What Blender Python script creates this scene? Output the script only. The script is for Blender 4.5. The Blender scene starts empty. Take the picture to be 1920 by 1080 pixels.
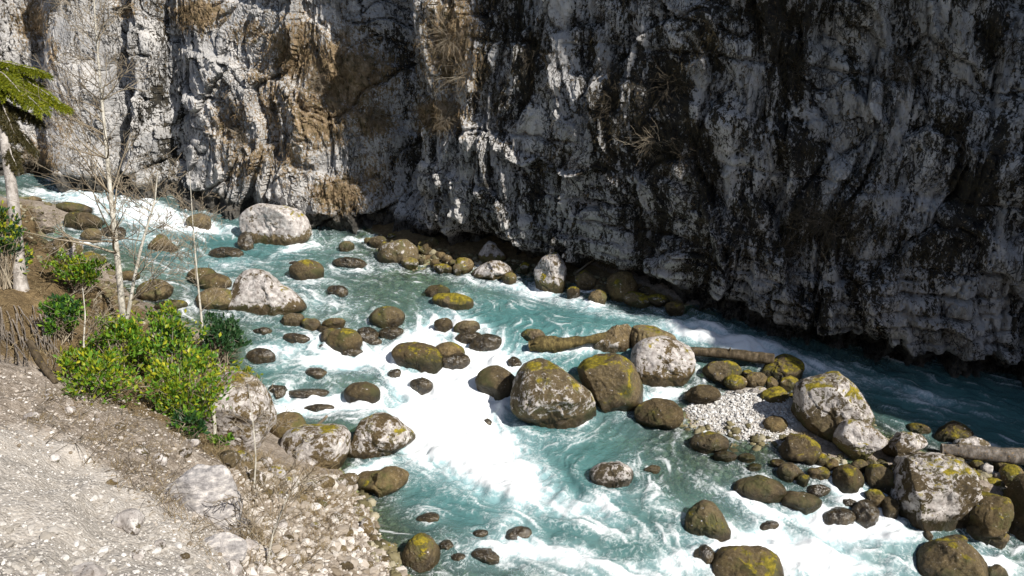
import bpy, math, random
import numpy as np
from mathutils import Vector, Matrix
from mathutils.bvhtree import BVHTree

random.seed(7)
RNG = np.random.default_rng(7)
scene = bpy.context.scene
COL = scene.collection

# ------------------------------------------------------------------ camera
FPX = 1478.0                       # focal length in photo pixels (1920 wide)
PITCH = math.radians(22.0)
CAMH = 12.0
cam_data = bpy.data.cameras.new("camera")
cam_data.sensor_width = 36.0
cam_data.lens = 36.0 * FPX / 1920.0
cam_data.clip_end = 2000.0
cam = bpy.data.objects.new("camera", cam_data)
cam.location = (0, 0, CAMH)
cam.rotation_euler = (math.radians(90) - PITCH, 0, 0)
COL.objects.link(cam)
scene.camera = cam

# ------------------------------------------------------------------ light
SUN_EL = math.radians(45.0)
SUN_H = Vector((0.80, -0.60, 0)).normalized()
SUN_DIR = Vector((SUN_H.x * math.cos(SUN_EL), SUN_H.y * math.cos(SUN_EL), math.sin(SUN_EL)))
sun_data = bpy.data.lights.new("sun", 'SUN')
sun_data.energy = 5.0
sun_data.angle = math.radians(0.55)
sun_data.color = (1.0, 0.955, 0.89)
sun = bpy.data.objects.new("sun", sun_data)
sun.rotation_euler = SUN_DIR.to_track_quat('Z', 'Y').to_euler()
sun.location = (20, -10, 40)
COL.objects.link(sun)

world = bpy.data.worlds.new("World")
scene.world = world
world.use_nodes = True
wn = world.node_tree
wn.nodes.clear()
sky = wn.nodes.new('ShaderNodeTexSky')
sky.sky_type = 'NISHITA'
sky.sun_disc = False
sky.sun_elevation = SUN_EL
sky.sun_rotation = math.atan2(SUN_H.x, SUN_H.y)
sky.altitude = 400
bg = wn.nodes.new('ShaderNodeBackground')
bg.inputs['Strength'].default_value = 0.085
wo = wn.nodes.new('ShaderNodeOutputWorld')
wn.links.new(sky.outputs[0], bg.inputs[0])
wn.links.new(bg.outputs[0], wo.inputs[0])

scene.view_settings.view_transform = 'Standard'
scene.view_settings.look = 'None'
scene.view_settings.exposure = 0.38
scene.view_settings.gamma = 1.0
scene.view_settings.use_curve_mapping = False
scene.cycles.max_bounces = 6
scene.cycles.diffuse_bounces = 3
scene.cycles.transparent_max_bounces = 8

# ------------------------------------------------------------------ pixel <-> world
CF = np.array([0, math.cos(PITCH), -math.sin(PITCH)])
CU = np.array([0, math.sin(PITCH), math.cos(PITCH)])
CR = np.array([1.0, 0, 0])
CO = np.array([0, 0, CAMH])
def ray(px, py):
    return CF + CR * (px - 960) / FPX + CU * (540 - py) / FPX
def hitz(px, py, z):
    d = ray(px, py)
    return CO + d * ((z - CAMH) / d[2])
def project(x, y, z):
    dx, dy, dz = x, y, z - CAMH
    dep = dy * CF[1] + dz * CF[2]
    up = dy * CU[1] + dz * CU[2]
    dep = np.maximum(dep, 0.05)
    return 960 + FPX * dx / dep, 540 - FPX * up / dep, dep

# ------------------------------------------------------------------ noise
_P = np.random.default_rng(3).permutation(256)
_P = np.concatenate([_P, _P, _P])
_G = np.random.default_rng(4).normal(size=(256, 3))
_G /= np.linalg.norm(_G, axis=1)[:, None]
def pnoise(x, y, z=0.0):
    x, y, z = np.broadcast_arrays(np.asarray(x, float), np.asarray(y, float), np.asarray(z, float))
    xi, yi, zi = np.floor(x), np.floor(y), np.floor(z)
    xf, yf, zf = x - xi, y - yi, z - zi
    xi, yi, zi = xi.astype(int) & 255, yi.astype(int) & 255, zi.astype(int) & 255
    f = lambda t: t * t * t * (t * (t * 6 - 15) + 10)
    u, v, w = f(xf), f(yf), f(zf)
    def g(a, b, c):
        h = _P[_P[_P[xi + a] + yi + b] + zi + c]
        gr = _G[h]
        return gr[..., 0] * (xf - a) + gr[..., 1] * (yf - b) + gr[..., 2] * (zf - c)
    x00 = g(0, 0, 0) * (1 - u) + g(1, 0, 0) * u
    x10 = g(0, 1, 0) * (1 - u) + g(1, 1, 0) * u
    x01 = g(0, 0, 1) * (1 - u) + g(1, 0, 1) * u
    x11 = g(0, 1, 1) * (1 - u) + g(1, 1, 1) * u
    y0 = x00 * (1 - v) + x10 * v
    y1 = x01 * (1 - v) + x11 * v
    return (y0 * (1 - w) + y1 * w) * 1.6
def fbm(x, y, z=0.0, o=4, r=0.5):
    a, s, t = 1.0, 1.0, 0.0
    for i in range(o):
        t = t + a * pnoise(np.asarray(x) * s + 17.3 * i, np.asarray(y) * s + 5.1 * i, np.asarray(z) * s + 9.7 * i)
        a *= r; s *= 2.03
    return t
def ridged(x, y, z=0.0, o=4, r=0.5):
    a, s, t = 1.0, 1.0, 0.0
    for i in range(o):
        t = t + a * (1 - 2 * np.abs(pnoise(np.asarray(x) * s + 7.3 * i, np.asarray(y) * s + 2.1 * i, np.asarray(z) * s + 3.7 * i)))
        a *= r; s *= 2.1
    return t
def sstep(a, b, x):
    t = np.clip((x - a) / (b - a), 0, 1)
    return t * t * (3 - 2 * t)

def cellnoise(x, y, seed=1):
    """per-cell random value and distance to the cell border (2D voronoi)"""
    xi, yi = np.floor(x).astype(int), np.floor(y).astype(int)
    d1 = np.full(x.shape, 9.0); d2 = np.full(x.shape, 9.0); val = np.zeros(x.shape); fx = np.zeros(x.shape)
    for a in (-1, 0, 1):
        for b in (-1, 0, 1):
            h = _P[(_P[(xi + a + seed * 37) & 255] + yi + b) & 255]
            h2 = _P[(h + 91) & 255]
            h3 = _P[(h2 + 53) & 255]
            d = np.hypot(xi + a + 0.15 + 0.7 * h / 255 - x, yi + b + 0.15 + 0.7 * h2 / 255 - y)
            near = d < d1
            fx = np.where(near, (x - xi - a - 0.5) * (h2 / 127.5 - 1) + 0.55 * (y - yi - b - 0.5) * (_P[(h3 + 17) & 255] / 127.5 - 1), fx)
            d2 = np.where(near, d1, np.minimum(d2, d))
            val = np.where(near, h3 / 255.0, val)
            d1 = np.where(near, d, d1)
    return val, d2 - d1, fx

# ------------------------------------------------------------------ thin plate splines
class TPS:
    def __init__(self, pts, z, lam=0.02):
        p = np.asarray(pts, float); n = len(p)
        self.c = p.mean(0); self.s = 10.0
        q = (p - self.c) / self.s; self.q = q
        A = np.zeros((n + 3, n + 3))
        A[:n, :n] = self.k(q, q) + lam * np.eye(n) * 0.05
        A[:n, n] = 1; A[:n, n + 1:] = q
        A[n, :n] = 1; A[n + 1:, :n] = q.T
        self.w = np.linalg.solve(A, np.concatenate([z, np.zeros(3)]))
    @staticmethod
    def k(a, b):
        r2 = (a[:, None, 0] - b[None, :, 0]) ** 2 + (a[:, None, 1] - b[None, :, 1]) ** 2
        return 0.5 * r2 * np.log(r2 + 1e-9)
    def __call__(self, x, y):
        x = np.asarray(x, float); sh = x.shape
        q = (np.stack([x.ravel(), np.asarray(y, float).ravel()], 1) - self.c) / self.s
        out = np.empty(len(q)); n = len(self.q)
        for i in range(0, len(q), 40000):
            c = q[i:i + 40000]
            out[i:i + 40000] = self.k(c, self.q) @ self.w[:n] + self.w[n] + c @ self.w[n + 1:]
        return out.reshape(sh)

# water level control: photo pixel and height of the water there
WC = [(40, 360, 2.5), (150, 372, 2.35), (300, 400, 2.0), (120, 455, 2.0), (430, 430, 1.62), (420, 470, 1.52), (300, 500, 1.5),
      (600, 440, 1.5), (480, 500, 1.4), (620, 500, 1.3), (350, 580, 1.3), (560, 570, 1.15), (700, 540, 1.15), (850, 520, 1.1),
      (430, 650, 1.0), (560, 630, 1.0), (660, 600, 1.0), (780, 590, 1.0), (900, 540, 1.0), (1000, 590, 0.92), (1100, 620, 0.9), (1180, 585, 0.85),
      (930, 625, 0.88), (560, 690, 0.62), (470, 720, 0.6), (700, 680, 0.55), (860, 640, 0.72), (800, 620, 0.85), (640, 745, 0.3), (760, 740, 0.2), (990, 655, 0.7),
      (880, 700, 0.4), (850, 780, -0.05), (560, 770, 0.1), (880, 850, -0.3), (760, 860, -0.28), (970, 860, -0.28), (1060, 850, -0.27),
      (1080, 660, 0.55), (1200, 760, -0.1), (1330, 710, 0.0), (1250, 840, -0.25), (1000, 940, -0.32), (730, 960, -0.3), (850, 1000, -0.36), (1200, 940, -0.38),
      (1300, 610, 0.68), (1400, 655, 0.3), (1550, 700, 0.0), (1700, 760, -0.25), (1900, 820, -0.5), (1400, 880, -0.3), (1370, 770, -0.15), (1650, 810, -0.3),
      (1000, 1060, -0.55), (1250, 1040, -0.6), (1420, 970, -0.62), (1550, 1000, -0.85), (1500, 1060, -0.95), (1700, 1040, -1.0), (1880, 1060, -1.1),
      (1480, 900, -0.4), (1600, 920, -0.55), (1850, 900, -0.6), (900, 1250, -0.8), (1900, 1300, -1.6), (2150, 900, -0.9), (2300, 1100, -1.4), (-150, 345, 2.9), (1800, 940, -0.7)]
_wp = np.array([hitz(a, b, c) for a, b, c in WC])
W0 = TPS(_wp[:, :2], _wp[:, 2])
def hitw(px, py, dz=0.0):
    """where the ray through a pixel meets the water level (+dz)"""
    z = 0.0
    for _ in range(40):
        p = hitz(px, py, z)
        z = 0.5 * z + 0.5 * (float(W0(p[:1], p[1:2])[0]) + dz)
    return hitz(px, py, z)

# ground control
BANK = [(0, 1080, 7.2), (250, 1080, 6.0), (450, 1075, 3.9), (560, 1075, 2.0), (650, 1070, .9), (0, 950, 6.3), (0, 800, 5.3), (0, 700, 4.7), (0, 600, 4.2),
        (150, 950, 5.6), (250, 900, 4.6), (380, 1000, 4.3), (150, 800, 4.6), (300, 820, 3.6), (420, 880, 2.9), (440, 960, 3.0), (490, 1000, 2.0), (560, 960, 1.0),
        (640, 950, .35), (500, 900, 1.3), (100, 700, 4.0), (200, 740, 3.4), (330, 780, 2.6), (100, 600, 3.6), (50, 540, 3.5), (150, 560, 2.6), (250, 640, 1.9),
        (320, 680, 1.6), (380, 720, 1.4), (420, 830, 1.5), (60, 470, 3.1), (120, 500, 2.5), (0, 420, 3.6), (40, 400, 2.9), (-150, 450, 4.5), (-150, 700, 6.0), (-300, 1000, 9.0),
        (-100, 380, 3.6), (100, 400, 2.5)]
BANKW = [(-1, 10, 1.5), (-3, 3.5, 7.4), (-1.5, 4.5, 6.4), (-5, 3.2, 8.0), (-5, 0, 10.5), (0, 0, 10.3), (5, 0, 9.8), (0, -6, 11), (6, 6, 4), (3, 9, 1.0), (12, 6, 3), (0, 6, 5.2), (-8, 2, 10), (-14, 8, 9), (-20, 14, 8),
         (-20, 22, 6), (-30, 28, 6), (-30, 10, 12), (20, 4, 6), (-10, -8, 13), (10, -8, 11), (30, -5, 12), (-40, -5, 16)]
SHORE = [(30, 372), (70, 372), (75, 440), (100, 462), (190, 485), (235, 540), (320, 590), (415, 650), (440, 690), (505, 765), (520, 800), (650, 885), (670, 930), (690, 985), (735, 1050), (770, 1085)]
BED = [(150, 368, .5), (300, 400, .5), (420, 450, 1.0), (450, 520, .6), (560, 470, .8), (640, 520, .5), (700, 540, .35), (550, 580, .5), (480, 640, .6), (600, 680, .5), (480, 700, .8),
       (780, 580, .5), (900, 560, .9), (1000, 590, 1.3), (1100, 610, 1.3), (820, 700, .6), (900, 800, .9), (850, 900, 1.7), (950, 930, 1.8), (760, 930, .9), (755, 980, .28), (715, 955, .10), (722, 1000, .08), (765, 1035, .12), (705, 930, .10), (740, 915, .4), (850, 990, .7),
       (820, 1050, .4), (1050, 860, 1.2), (1150, 820, .8), (1230, 850, .45), (1350, 870, .25), (1250, 910, .45), (1300, 930, .5), (1000, 1050, .5), (1150, 980, 1.0), (1200, 1060, .8),
       (1450, 940, .4), (1500, 1020, .6), (1700, 1060, .8), (1860, 1060, .7), (1400, 640, .9), (1550, 700, 1.1), (1700, 770, 1.1), (1680, 805, .3), (1850, 790, 1.3), (1900, 850, .9), (1300, 605, .9),
       (160, 450, .35), (330, 540, .4), (1400, 690, .3),
       (1380, 770, -.16), (1440, 790, -.22), (1330, 770, -.1), (1450, 740, -.2), (1425, 822, -.03), (1305, 790, -.02), (1275, 765, .06), (1560, 840, -.1), (1650, 870, -.05), (1700, 850, -.1),
       (1850, 900, -.3), (1800, 870, -.2), (1880, 950, -.2), (1350, 735, .05), (1500, 825, -.1), (1900, 1000, .3), (1600, 780, -.1), (1350, 810, .03), (1420, 850, .15),
       (800, 478, -.12), (850, 495, -.05), (740, 465, -.1), (900, 490, -.15), (1000, 495, -.1), (1100, 520, -.25), (1200, 552, -.15), (1270, 575, -.02),
       (100, 350, .4), (330, 385, .4), (450, 402, .5), (590, 432, .5), (1400, 615, .6), (1600, 672, .6), (1920, 720, .6), (1000, 1250, .5), (1900, 1250, .7), (2150, 900, .6), (2300, 1100, .5)]
gp, gz = [], []
for a, b, c in BANK:
    p = hitz(a, b, c); gp.append(p[:2]); gz.append(c)
for a, b, c in BANKW:
    gp.append((a, b)); gz.append(c)
for a, b in SHORE:
    p = hitw(a, b); gp.append(p[:2]); gz.append(p[2])
for a, b, dd in BED:
    p = hitw(a, b, max(-dd, 0)); w = float(W0(p[:1], p[1:2])[0]); gp.append(p[:2]); gz.append(w - dd)
G0 = TPS(np.array(gp), np.array(gz), 0.03)
def ground(x, y):
    x = np.asarray(x, float); y = np.asarray(y, float)
    g = np.clip(G0(np.clip(x, -45, 32), np.clip(y, -10, 42)), -3.0, 16.0)
    w = W0(np.clip(x, -30, 20), np.clip(y, 8, 40))
    above = sstep(-0.1, 1.2, g - w)
    n = 0.05 * fbm(x * 1.1, y * 1.1, 3.0, 4) + above * (0.28 * fbm(x * 0.6, y * 0.6, 0.5, 3) + 0.10 * ridged(x * 1.3 + y * .5, y * .7 - x * .3, 1.0, 4))
    return g + n
def hitg(px, py):
    d = ray(px, py)
    t = np.concatenate([np.linspace(3, 60, 600)])
    p = CO[None] + d[None] * t[:, None]
    g = ground(p[:, 0], p[:, 1])
    k = np.argmax(p[:, 2] < g)
    a, b = t[max(k - 1, 0)], t[k]
    t = np.linspace(a, b, 20)
    p = CO[None] + d[None] * t[:, None]
    g = ground(p[:, 0], p[:, 1])
    k = np.argmax(p[:, 2] < g)
    return np.array([p[k, 0], p[k, 1], g[k]])

# ------------------------------------------------------------------ material helper
def lin(r, g, b):
    f = lambda c: ((c / 255 + 0.055) / 1.055) ** 2.4 if c > 10 else c / 255 / 12.92
    return (f(r), f(g), f(b), 1)
class NT:
    def __init__(self, name):
        self.m = bpy.data.materials.new(name); self.m.use_nodes = True
        self.t = self.m.node_tree; self.t.nodes.clear()
        self.out = self.n('OutputMaterial')
    def n(self, kind, **kw):
        nd = self.t.nodes.new('ShaderNode' + kind)
        for k, v in kw.items(): setattr(nd, k, v)
        return nd
    def put(self, sock, v):
        if v is None: return
        if isinstance(v, bpy.types.NodeSocket): self.t.links.new(v, sock)
        else: sock.default_value = v
    def noise(self, vec, scale, detail=4.0, rough=0.55, dist=0.0):
        nd = self.n('TexNoise'); self.put(nd.inputs['Vector'], vec)
        nd.inputs['Scale'].default_value = scale; nd.inputs['Detail'].default_value = detail
        nd.inputs['Roughness'].default_value = rough; nd.inputs['Distortion'].default_value = dist
        return nd.outputs['Fac']
    def voro(self, vec, scale, feature='F1', out='Distance'):
        nd = self.n('TexVoronoi', feature=feature); self.put(nd.inputs['Vector'], vec)
        nd.inputs['Scale'].default_value = scale
        return nd.outputs[out]
    def math(self, op, a, b=None, c=None, clamp=False):
        nd = self.n('Math', operation=op, use_clamp=clamp)
        self.put(nd.inputs[0], a); self.put(nd.inputs[1], b); self.put(nd.inputs[2], c)
        return nd.outputs[0]
    def step(self, v, a, b):
        nd = self.n('MapRange', interpolation_type='SMOOTHSTEP')
        self.put(nd.inputs['Value'], v); nd.inputs['From Min'].default_value = a; nd.inputs['From Max'].default_value = b
        return nd.outputs['Result']
    def ramp(self, fac, stops):
        nd = self.n('ValToRGB'); e = nd.color_ramp.elements
        while len(e) < len(stops): e.new(0.5)
        for el, (p, c) in zip(e, stops):
            el.position = p; el.color = c if len(c) == 4 else (*c, 1)
        self.put(nd.inputs[0], fac); return nd.outputs[0]
    def mix(self, fac, a, b, blend='MIX'):
        nd = self.n('Mix', data_type='RGBA', blend_type=blend)
        self.put(nd.inputs[0], fac)
        self.put(nd.inputs[6], a if isinstance(a, bpy.types.NodeSocket) or len(a) == 4 else (*a, 1))
        self.put(nd.inputs[7], b if isinstance(b, bpy.types.NodeSocket) or len(b) == 4 else (*b, 1))
        return nd.outputs[2]
    def attr(self, name, kind='GEOMETRY'):
        nd = self.n('Attribute', attribute_name=name, attribute_type=kind); return nd.outputs['Fac']
    def sep(self, v):
        nd = self.n('SeparateXYZ'); self.put(nd.inputs[0], v); return nd.outputs
    def vmath(self, op, a, b):
        nd = self.n('VectorMath', operation=op); self.put(nd.inputs[0], a); self.put(nd.inputs[1], b); return nd.outputs[0]
    def bump(self, h, strength=0.5, dist=0.05, normal=None):
        nd = self.n('Bump'); self.put(nd.inputs['Height'], h); nd.inputs['Strength'].default_value = strength
        nd.inputs['Distance'].default_value = dist
        if normal is not None: self.put(nd.inputs['Normal'], normal)
        return nd.outputs[0]
    def bsdf(self, col, rough=0.9, spec=0.3, normal=None):
        nd = self.n('BsdfPrincipled')
        self.put(nd.inputs['Base Color'], col); self.put(nd.inputs['Roughness'], rough)
        nd.inputs['Specular IOR Level'].default_value = spec if not isinstance(spec, bpy.types.NodeSocket) else 0.3
        if normal is not None: self.put(nd.inputs['Normal'], normal)
        return nd
    def done(self, sh):
        self.t.links.new(sh if isinstance(sh, bpy.types.NodeSocket) else sh.outputs[0], self.out.inputs[0]); return self.m

def mat_cliff():
    m = NT('limestone_cliff')
    pos = m.n('NewGeometry').outputs['Position']
    st = m.vmath('MULTIPLY', pos, (1.0, 1.0, 0.28))
    dark = m.attr('dark'); veg = m.attr('veg'); wet = m.attr('wet')
    fine = m.noise(st, 7.5, 9, 0.76, 0.5)
    fine2 = m.noise(pos, 9.0, 7, 0.7)
    mid = m.noise(st, 1.6, 6, 0.62)
    tone = m.noise(pos, 0.7, 5, 0.6)
    pale = m.ramp(tone, [(0.3, (0.33, 0.325, 0.32)), (0.5, (0.50, 0.485, 0.465)), (0.7, (0.68, 0.65, 0.61))])
    pale = m.mix(m.step(fine2, 0.52, 0.72), pale, (0.20, 0.19, 0.185))
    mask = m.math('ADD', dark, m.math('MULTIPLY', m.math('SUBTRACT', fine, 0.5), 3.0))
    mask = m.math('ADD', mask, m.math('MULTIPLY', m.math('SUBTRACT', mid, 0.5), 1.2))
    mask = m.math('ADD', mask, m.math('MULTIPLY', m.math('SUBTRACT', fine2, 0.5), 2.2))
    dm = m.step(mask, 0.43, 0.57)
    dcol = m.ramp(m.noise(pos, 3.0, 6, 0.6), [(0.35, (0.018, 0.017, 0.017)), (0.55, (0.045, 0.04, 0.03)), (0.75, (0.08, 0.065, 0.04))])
    nw = m.n('TexNoise'); m.put(nw.inputs['Vector'], pos); nw.inputs['Scale'].default_value = 1.6; nw.inputs['Detail'].default_value = 4
    wv = m.vmath('ADD', st, m.vmath('MULTIPLY', nw.outputs['Color'], (0.7, 0.7, 0.35)))
    ed = m.voro(wv, 1.9, 'DISTANCE_TO_EDGE'); ed2 = m.voro(wv, 5.2, 'DISTANCE_TO_EDGE')
    ck = m.math('MAXIMUM', m.step(ed, 0.035, 0.008), m.math('MULTIPLY', m.step(ed2, 0.07, 0.015), 0.75))
    ck = m.math('MULTIPLY', ck, m.step(m.noise(pos, 1.1, 3, 0.5), 0.42, 0.58))
    pale = m.mix(ck, pale, (0.06, 0.056, 0.052))
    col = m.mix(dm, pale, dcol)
    vm = m.step(m.math('ADD', veg, m.math('MULTIPLY', m.math('ADD', m.math('MULTIPLY', m.math('SUBTRACT', fine, 0.5), 0.9), m.math('SUBTRACT', fine2, 0.5)), 3.0)), 0.36, 0.66)
    vcol = m.ramp(m.noise(pos, 4.0, 6, 0.6), [(0.35, (0.09, 0.07, 0.032)), (0.5, (0.25, 0.18, 0.10)), (0.68, (0.42, 0.31, 0.20))])
    col = m.mix(vm, col, vcol)
    wm = m.step(m.math('ADD', wet, m.math('MULTIPLY', m.math('SUBTRACT', mid, 0.5), 1.0)), 0.4, 0.7)
    col = m.mix(wm, col, m.mix(1.0, col, (0.22, 0.21, 0.19, 1), 'MULTIPLY'))
    rough = m.math('SUBTRACT', 0.92, m.math('MULTIPLY', wm, 0.35))
    h = m.math('ADD', m.math('MULTIPLY', fine, 0.7), m.math('MULTIPLY', fine2, 0.5))
    h = m.math('SUBTRACT', h, m.math('MULTIPLY', dm, 0.12))
    h = m.math('SUBTRACT', h, m.math('MULTIPLY', ck, 0.35))
    h = m.math('ADD', h, m.math('MULTIPLY', m.noise(st, 22.0, 4, 0.7), 0.25))
    return m.done(m.bsdf(col, rough, 0.25, m.bump(h, 1.0, 0.13)))

_rockm = {}
def mat_rock(pale=0.3, moss=0.2, tone=0.5, dry=False):
    key = (round(pale, 1), round(moss, 1), round(tone, 1), dry)
    if key in _rockm: return _rockm[key]
    m = NT('river_boulder_stone')
    pale, moss, tone, dry = key
    oc = m.n('TexCoord').outputs['Object']
    info = m.n('ObjectInfo').outputs['Random']
    off = m.n('CombineXYZ'); m.put(off.inputs[0], m.math('MULTIPLY', info, 57.0)); m.put(off.inputs[1], m.math('MULTIPLY', info, 23.0))
    v = m.vmath('ADD', oc, off.outputs[0])
    z = m.sep(oc)[2]
    nz = m.sep(m.n('NewGeometry').outputs['Normal'])[2]
    big = m.noise(v, 1.3, 5, 0.6); midn = m.noise(v, 4.5, 9, 0.72, 0.4); fine = m.noise(v, 17.0, 7, 0.75)
    k = 0.7 + 0.95 * tone
    base = m.ramp(m.math('ADD', m.math('MULTIPLY', midn, 0.6), m.math('MULTIPLY', big, 0.4)),
                  [(0.33, (0.037 * k, 0.026 * k, 0.013 * k)), (0.5, (0.108 * k, 0.075 * k, 0.031 * k)), (0.68, (0.20 * k, 0.143 * k, 0.062 * k))])
    base = m.mix(m.step(fine, 0.54, 0.70), base, (0.24 * k, 0.19 * k, 0.125 * k))
    base = m.mix(m.step(fine, 0.47, 0.30), base, (0.022, 0.017, 0.010))
    base = m.mix(m.step(m.math('ADD', big, m.math('MULTIPLY', fine, 0.3)), 0.62, 0.78), base, (0.075 * k, 0.068 * k, 0.022 * k))
    base = m.mix(m.step(m.noise(v, 11.0, 3, 0.5), 0.70, 0.74), base, (0.55, 0.50, 0.43))
    gm = m.math('MULTIPLY', m.math('FRACT', m.math('MULTIPLY', info, 7.31)), 0.55)
    base = m.mix(gm, base, m.mix(1.0, base, (1.25, 1.42, 1.95, 1), 'MULTIPLY'))
    lum = m.math('ADD', 0.65, m.math('MULTIPLY', m.math('FRACT', m.math('MULTIPLY', info, 13.7)), 0.65))
    lc = m.n('CombineXYZ'); [m.put(lc.inputs[q_], lum) for q_ in range(3)]
    base = m.mix(1.0, base, lc.outputs[0], 'MULTIPLY')
    gry = m.ramp(m.noise(v, 6.0, 7, 0.65), [(0.3, (0.22, 0.19, 0.17)), (0.48, (0.45, 0.41, 0.38)), (0.66, (0.70, 0.66, 0.62))])
    gz_ = m.sep(m.n('TexCoord').outputs['Generated'])[2]
    hz = m.step(m.math('ADD', gz_, m.math('MULTIPLY', m.math('SUBTRACT', midn, 0.5), 0.35)), 0.30, 0.62)
    pm = m.math('ADD', m.math('MULTIPLY', m.math('SUBTRACT', midn, 0.5), 2.6), m.math('MULTIPLY', m.math('SUBTRACT', big, 0.5), 1.8))
    pm = m.math('ADD', pm, m.math('MULTIPLY', m.math('SUBTRACT', fine, 0.5), 0.9))
    pm = m.math('ADD', pm, m.math('MULTIPLY', m.math('SUBTRACT', hz, 0.88), 1.1 if not dry else 0.15))
    pm = m.step(pm, 0.80 - 1.05 * pale, 0.95 - 1.05 * pale)
    gry = m.mix(m.step(m.noise(v, 7.0, 8, 0.75, 0.6), 0.55, 0.66), gry, (0.13, 0.105, 0.085))
    gry = m.mix(m.step(m.voro(v, 9.0), 0.16, 0.06), gry, (0.09, 0.075, 0.06))
    col = m.mix(pm, base, gry)
    mm = m.math('ADD', m.math('MULTIPLY', nz, 0.75), m.math('MULTIPLY', m.math('SUBTRACT', big, 0.5), 2.6))
    mm = m.math('ADD', mm, m.math('MULTIPLY', m.math('SUBTRACT', midn, 0.5), 1.6))
    mm = m.step(mm, 1.13 - 0.85 * moss, 1.38 - 0.85 * moss)
    mcol = m.ramp(m.noise(v, 9.0, 5, 0.6), [(0.3, (0.07, 0.06, 0.008)), (0.5, (0.19, 0.155, 0.014)), (0.7, (0.38, 0.29, 0.02))])
    col = m.mix(mm, col, mcol)
    wz = m.math('ADD', z, m.math('MULTIPLY', m.math('SUBTRACT', midn, 0.5), 0.35))
    wet = m.step(wz, 0.34, 0.08) if not dry else 0.0
    col = m.mix(wet, col, m.mix(1.0, m.mix(0.6, col, base), (0.38, 0.36, 0.33, 1), 'MULTIPLY'))
    rough = m.math('SUBTRACT', 0.88, m.math('MULTIPLY', wet, 0.5)) if not dry else 0.9
    h = m.math('ADD', m.math('MULTIPLY', midn, 1.0), m.math('MULTIPLY', fine, 0.55))
    h = m.math('ADD', h, m.math('MULTIPLY', pm, 0.10))
    h = m.math('ADD', h, m.math('MULTIPLY', mm, 0.10))
    _rockm[key] = m.done(m.bsdf(col, rough, 0.35, m.bump(h, 0.9, 0.06)))
    return _rockm[key]

def mat_wetrock():
    m = NT('wet_dark_stone')
    oc = m.n('TexCoord').outputs['Object']
    a = m.noise(oc, 5.0, 7, 0.65); f = m.noise(oc, 18.0, 5, 0.7)
    col = m.ramp(a, [(0.32, (0.014, 0.011, 0.008)), (0.5, (0.042, 0.032, 0.019)), (0.68, (0.095, 0.072, 0.04))])
    col = m.mix(m.step(f, 0.60, 0.72), col, (0.42, 0.45, 0.45))
    return m.done(m.bsdf(col, 0.22, 0.5, m.bump(m.math('ADD', a, m.math('MULTIPLY', f, 0.4)), 0.8, 0.05)))

def mat_ground():
    m = NT('bank_earth_and_scree')
    pos = m.n('NewGeometry').outputs['Position']
    scree = m.attr('scree'); bed = m.attr('bed'); litter = m.attr('litter')
    a = m.noise(pos, 1.2, 6, 0.6); b = m.noise(pos, 6.0, 8, 0.7); c = m.noise(pos, 26.0, 5, 0.7)
    vcell = m.voro(pos, 22.0, 'F1', 'Color'); vd = m.voro(pos, 22.0)
    g1 = m.ramp(m.math('ADD', m.math('MULTIPLY', b, 0.6), m.math('MULTIPLY', c, 0.4)), [(0.3, (0.30, 0.265, 0.225)), (0.5, (0.45, 0.41, 0.36)), (0.7, (0.62, 0.585, 0.54))])
    e1 = m.ramp(m.math('ADD', m.math('MULTIPLY', b, 0.65), m.math('MULTIPLY', c, 0.35)), [(0.30, (0.075, 0.06, 0.045)), (0.43, (0.19, 0.155, 0.12)), (0.56, (0.34, 0.29, 0.24)), (0.72, (0.58, 0.54, 0.48))])
    l1 = m.ramp(m.math('ADD', m.math('MULTIPLY', b, 0.5), m.math('MULTIPLY', c, 0.5)), [(0.3, (0.04, 0.03, 0.015)), (0.48, (0.13, 0.09, 0.045)), (0.62, (0.24, 0.175, 0.09)), (0.75, (0.36, 0.30, 0.18))])
    col = m.mix(m.step(m.math('ADD', scree, m.math('MULTIPLY', m.math('SUBTRACT', a, 0.5), 1.2)), 0.3, 0.7), e1, g1)
    col = m.mix(m.step(m.math('ADD', litter, m.math('MULTIPLY', m.math('SUBTRACT', b, 0.5), 1.4)), 0.35, 0.65), col, l1)
    bedc = m.ramp(m.math('ADD', m.math('MULTIPLY', b, 0.5), m.math('MULTIPLY', a, 0.5)), [(0.35, (0.12, 0.115, 0.055)), (0.5, (0.28, 0.26, 0.14)), (0.65, (0.44, 0.41, 0.27))])
    bedc = m.mix(0.35, bedc, vcell, 'MULTIPLY')
    col = m.mix(m.step(m.math('ADD', bed, m.math('MULTIPLY', m.math('SUBTRACT', b, 0.5), 0.8)), 0.4, 0.6), col, bedc)
    h = m.math('ADD', m.math('MULTIPLY', b, 0.8), m.math('MULTIPLY', c, 0.5))
    h = m.math('SUBTRACT', h, m.math('MULTIPLY', vd, 0.5))
    return m.done(m.bsdf(col, 0.95, 0.2, m.bump(h, 0.8, 0.05)))

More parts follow.
